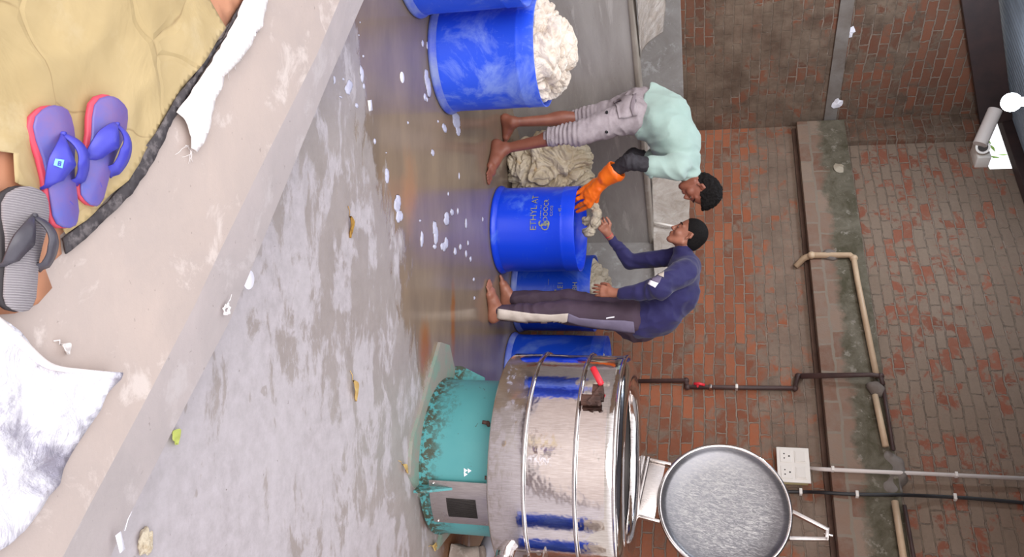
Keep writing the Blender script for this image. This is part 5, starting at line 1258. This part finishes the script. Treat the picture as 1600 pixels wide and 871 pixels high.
shirt = [cap(J(1013, 160, 6.1), mid, .150, .160, .05), cap(J(1008, 188, 6.06), J(1035, 200, 6.04), .115, .14, .05), cap(mid, chest, .160, .158, .05), cap(chest, upper, .150, .125, .05), cap(J(1030, 190, 5.94), J(1058, 225, 5.92), .12, .12, .05), cap(J(1030, 185, 6.2), J(1058, 222, 6.14), .12, .12, .05), cap(upper, neck, .10, .074, .03),
         cap(upper, shN, .095, .085, .05), cap(upper, shF, .095, .08, .05), cap(shN, sleeveN, .080, .082, .04), cap(shF, J(1022, 248, 6.2), .075, .075, .04), cap(J(1040, 230, 6.0), J(1050, 245, 6.0), .10, .10, .05)]
shirt.append(cap(J(1004, 200, 6.0), J(1020, 205, 6.0), .085, .09, .05))
# hems cut square to the back and the sleeves
def cutbox(c, r, R, k=.004): return cut(ell(c, r, R, k))
v_ = (J(1022, 128, 6.1) - J(988, 212, 6.0)); v_.y = 0; v_.normalize(); nh = Vector((v_.z, 0, -v_.x)); nh = nh if nh.z > 0 else -nh
hemc = J(1004, 170, 6.08)
shirt.append(('h', np.array(hemc - nh * -.0, float), np.array(nh, float)))
def tee():
    pr = shirt[:-1]; V = None
    return pr
sh1 = sdf_obj('tshirt', [shirt[i] for i in range(7)] + [shirt[-2]] + [shirt[-1]] + shirt[7:-2], .0075, M['mint'], m1, disp=lambda q, n: max(-.002, wrinkle(.011, .9, (1.5, .8, .8))(q, n)) if q.x > -.72 and q.z < 1.2 else wrinkle(.011, .9, (1.5, .8, .8))(q, n))
und = [cap(shN, J(1030, 261, 5.80), .050, .054, .02), cap(J(1032, 261, 5.80), elN, .054, .054, .03), cap(elN, J(957, 269, 5.81), .054, .044, .03), cap(J(960, 266, 5.80), J(948, 274, 5.82), .042, .038, .02), cap(shF, elF, .056, .052, .03), cap(elF, J(955, 268, 6.13), .052, .042, .03)]
sdf_obj('arm_sleeves', und[:4], .006, M['black_cloth'], m1, disp=wrinkle(.006, 2.0, (1, 1, 1.6)))
sdf_obj('arm_sleeves', und[4:], .006, M['black_cloth'], m1, disp=wrinkle(.006, 2.0, (1, 1, 1.6)))
pan = [cap(J(1015, 162, 6.1), pel, .120, .135, .05), cap(pel, hipN, .13, .122, .05), cap(pel, hipF, .13, .118, .05), cap(hipN, kneeN, .122, .088, .05), cap(kneeN, J(862, 214, 5.83), .088, .068, .04), cap(hipF, kneeF, .115, .082, .05), cap(kneeF, J(902, 185, 6.28), .08, .068, .02)]
def pw(p, n):
    base = wrinkle(.008, 1.3, (.8, .8, 1.6))(p, n); low = max(0, min(1, (.78 - p.z) / .25))
    return base + low * .007 * math.sin(p.z * 190 + 4 * noise.noise(p * 7))
pn = sdf_obj('cargo_trousers', pan, .0065, M['cargo'], m1, disp=pw)
# ribbed cuffs, pocket, seams
for kk, aa, rr in ((J(868, 213, 5.83), J(857, 215, 5.83), .070), (J(904, 185, 6.28), J(893, 186, 6.29), .066)):
    dd = (aa - kk).normalized(); Rr = frame(dd.orthogonal(), dd); bm = bmesh.new()
    lathe(bm, [(rr - .006, 0), (rr + .002, .004), (rr, .04), (rr - .004, .052), (rr - .016, .052), (rr - .018, 0)], kk, 64, Rr, close=True)
    for v in bm.verts:
        q = v.co - kk; ax = dd * q.dot(dd); rad = q - ax; a_ = math.atan2(rad.dot(Rr.col[1]), rad.dot(Rr.col[0])); v.co = kk + ax + rad * (1 + .03 * math.sin(a_ * 26))
    obj('cuff', bm, M['cargo'], pn)
pk = patch('cargo_pocket', pn, [(960, 160), (975, 152), (990, 150)], [(966, 186), (980, 184), (996, 180)], M['cargo'], pn, 10, .012, 8, .008)
patch('pocket_flap', pn, [(989, 151), (994, 150)], [(985, 170), (990, 182)], M['cargo_seam'], pk, 8, .020, 4, .004)
bm = bmesh.new(); hit = bvh_of(pn).ray_cast(CAM, ray(992, 159).normalized()); 
for px_, py_ in ((992, 159), (947, 206), (948, 177)):
    hit = bvh_of(pn).ray_cast(CAM, ray(px_, py_).normalized())
    if hit[0] is not None:
        bm = bmesh.new(); Rr = frame(hit[1].orthogonal(), hit[1]); lathe(bm, [(0, 0), (.010, 0), (.010, .016), (.006, .020), (0, .018)], hit[0], 16, Rr); obj('snap_button', bm, M['lens'], pn)
# orange glove with a flared gauntlet
gd = (knN - wrN).normalized(); cuffc = J(955, 271, 5.81); 
hs = XR * .45 + YF * .6 + Z3 * .45
GW = J(938, 287, 5.87)
gp = [cap(J(952, 273, 5.82), J(935, 290, 5.885), .060, .044, .03), cap(J(960, 269, 5.81), J(948, 277, 5.83), .082, .062, .02)]
W0 = [J(936, 296, 5.86), J(934, 292, 5.87), J(932, 288, 5.88), J(930, 284, 5.90)]
KN = [J(921, 322, 5.93), J(915, 316, 5.92), J(909, 308, 5.93), J(907, 300, 5.95)]
TP = [(J(911, 327, 5.97), J(902, 331, 6.00)), (J(905, 321, 5.965), J(896, 326, 6.0)), (J(902, 311, 5.93), J(898, 314, 5.97)), (J(901, 302, 5.95), J(898, 306, 5.99))]
gp.append(cap(J(938, 288, 5.87), J(922, 304, 5.91), .050, .046, .02))
for w_0, kn_, (t1_, t2_) in zip(W0, KN, TP): gp += [cap(w_0, kn_, .026, .021, .014), cap(kn_, t1_, .0165, .0150, .003), cap(t1_, t2_, .0150, .0125, .003)]
gp += [cap(J(934, 300, 5.90), J(932, 314, 5.95), .024, .017, .012), cap(J(932, 314, 5.95), J(926, 322, 5.98), .017, .014, .006)]
gp.append(cut(cap(J(975, 256, 5.78), J(951, 274, 5.825), .085, .052, .006)))
gl = sdf_obj('rubber_glove', gp, .005, M['orange'], m1, disp=wrinkle(.003, 2.2))
gp2 = [cap(wrF + Vector((-.02, .0, .04)), wrF + Vector((.02, -.02, -.03)), .06, .045, .02)] + hand_prims(wrF + Vector((.02, -.02, -.03)), Vector((.45, -.15, -.45)), XL + YF * .2 - Z3 * .5, YN, (.5, .9, .7), .95, r=.0105)
gl2 = sdf_obj('rubber_glove', gp2, .006, M['orange'], m1)
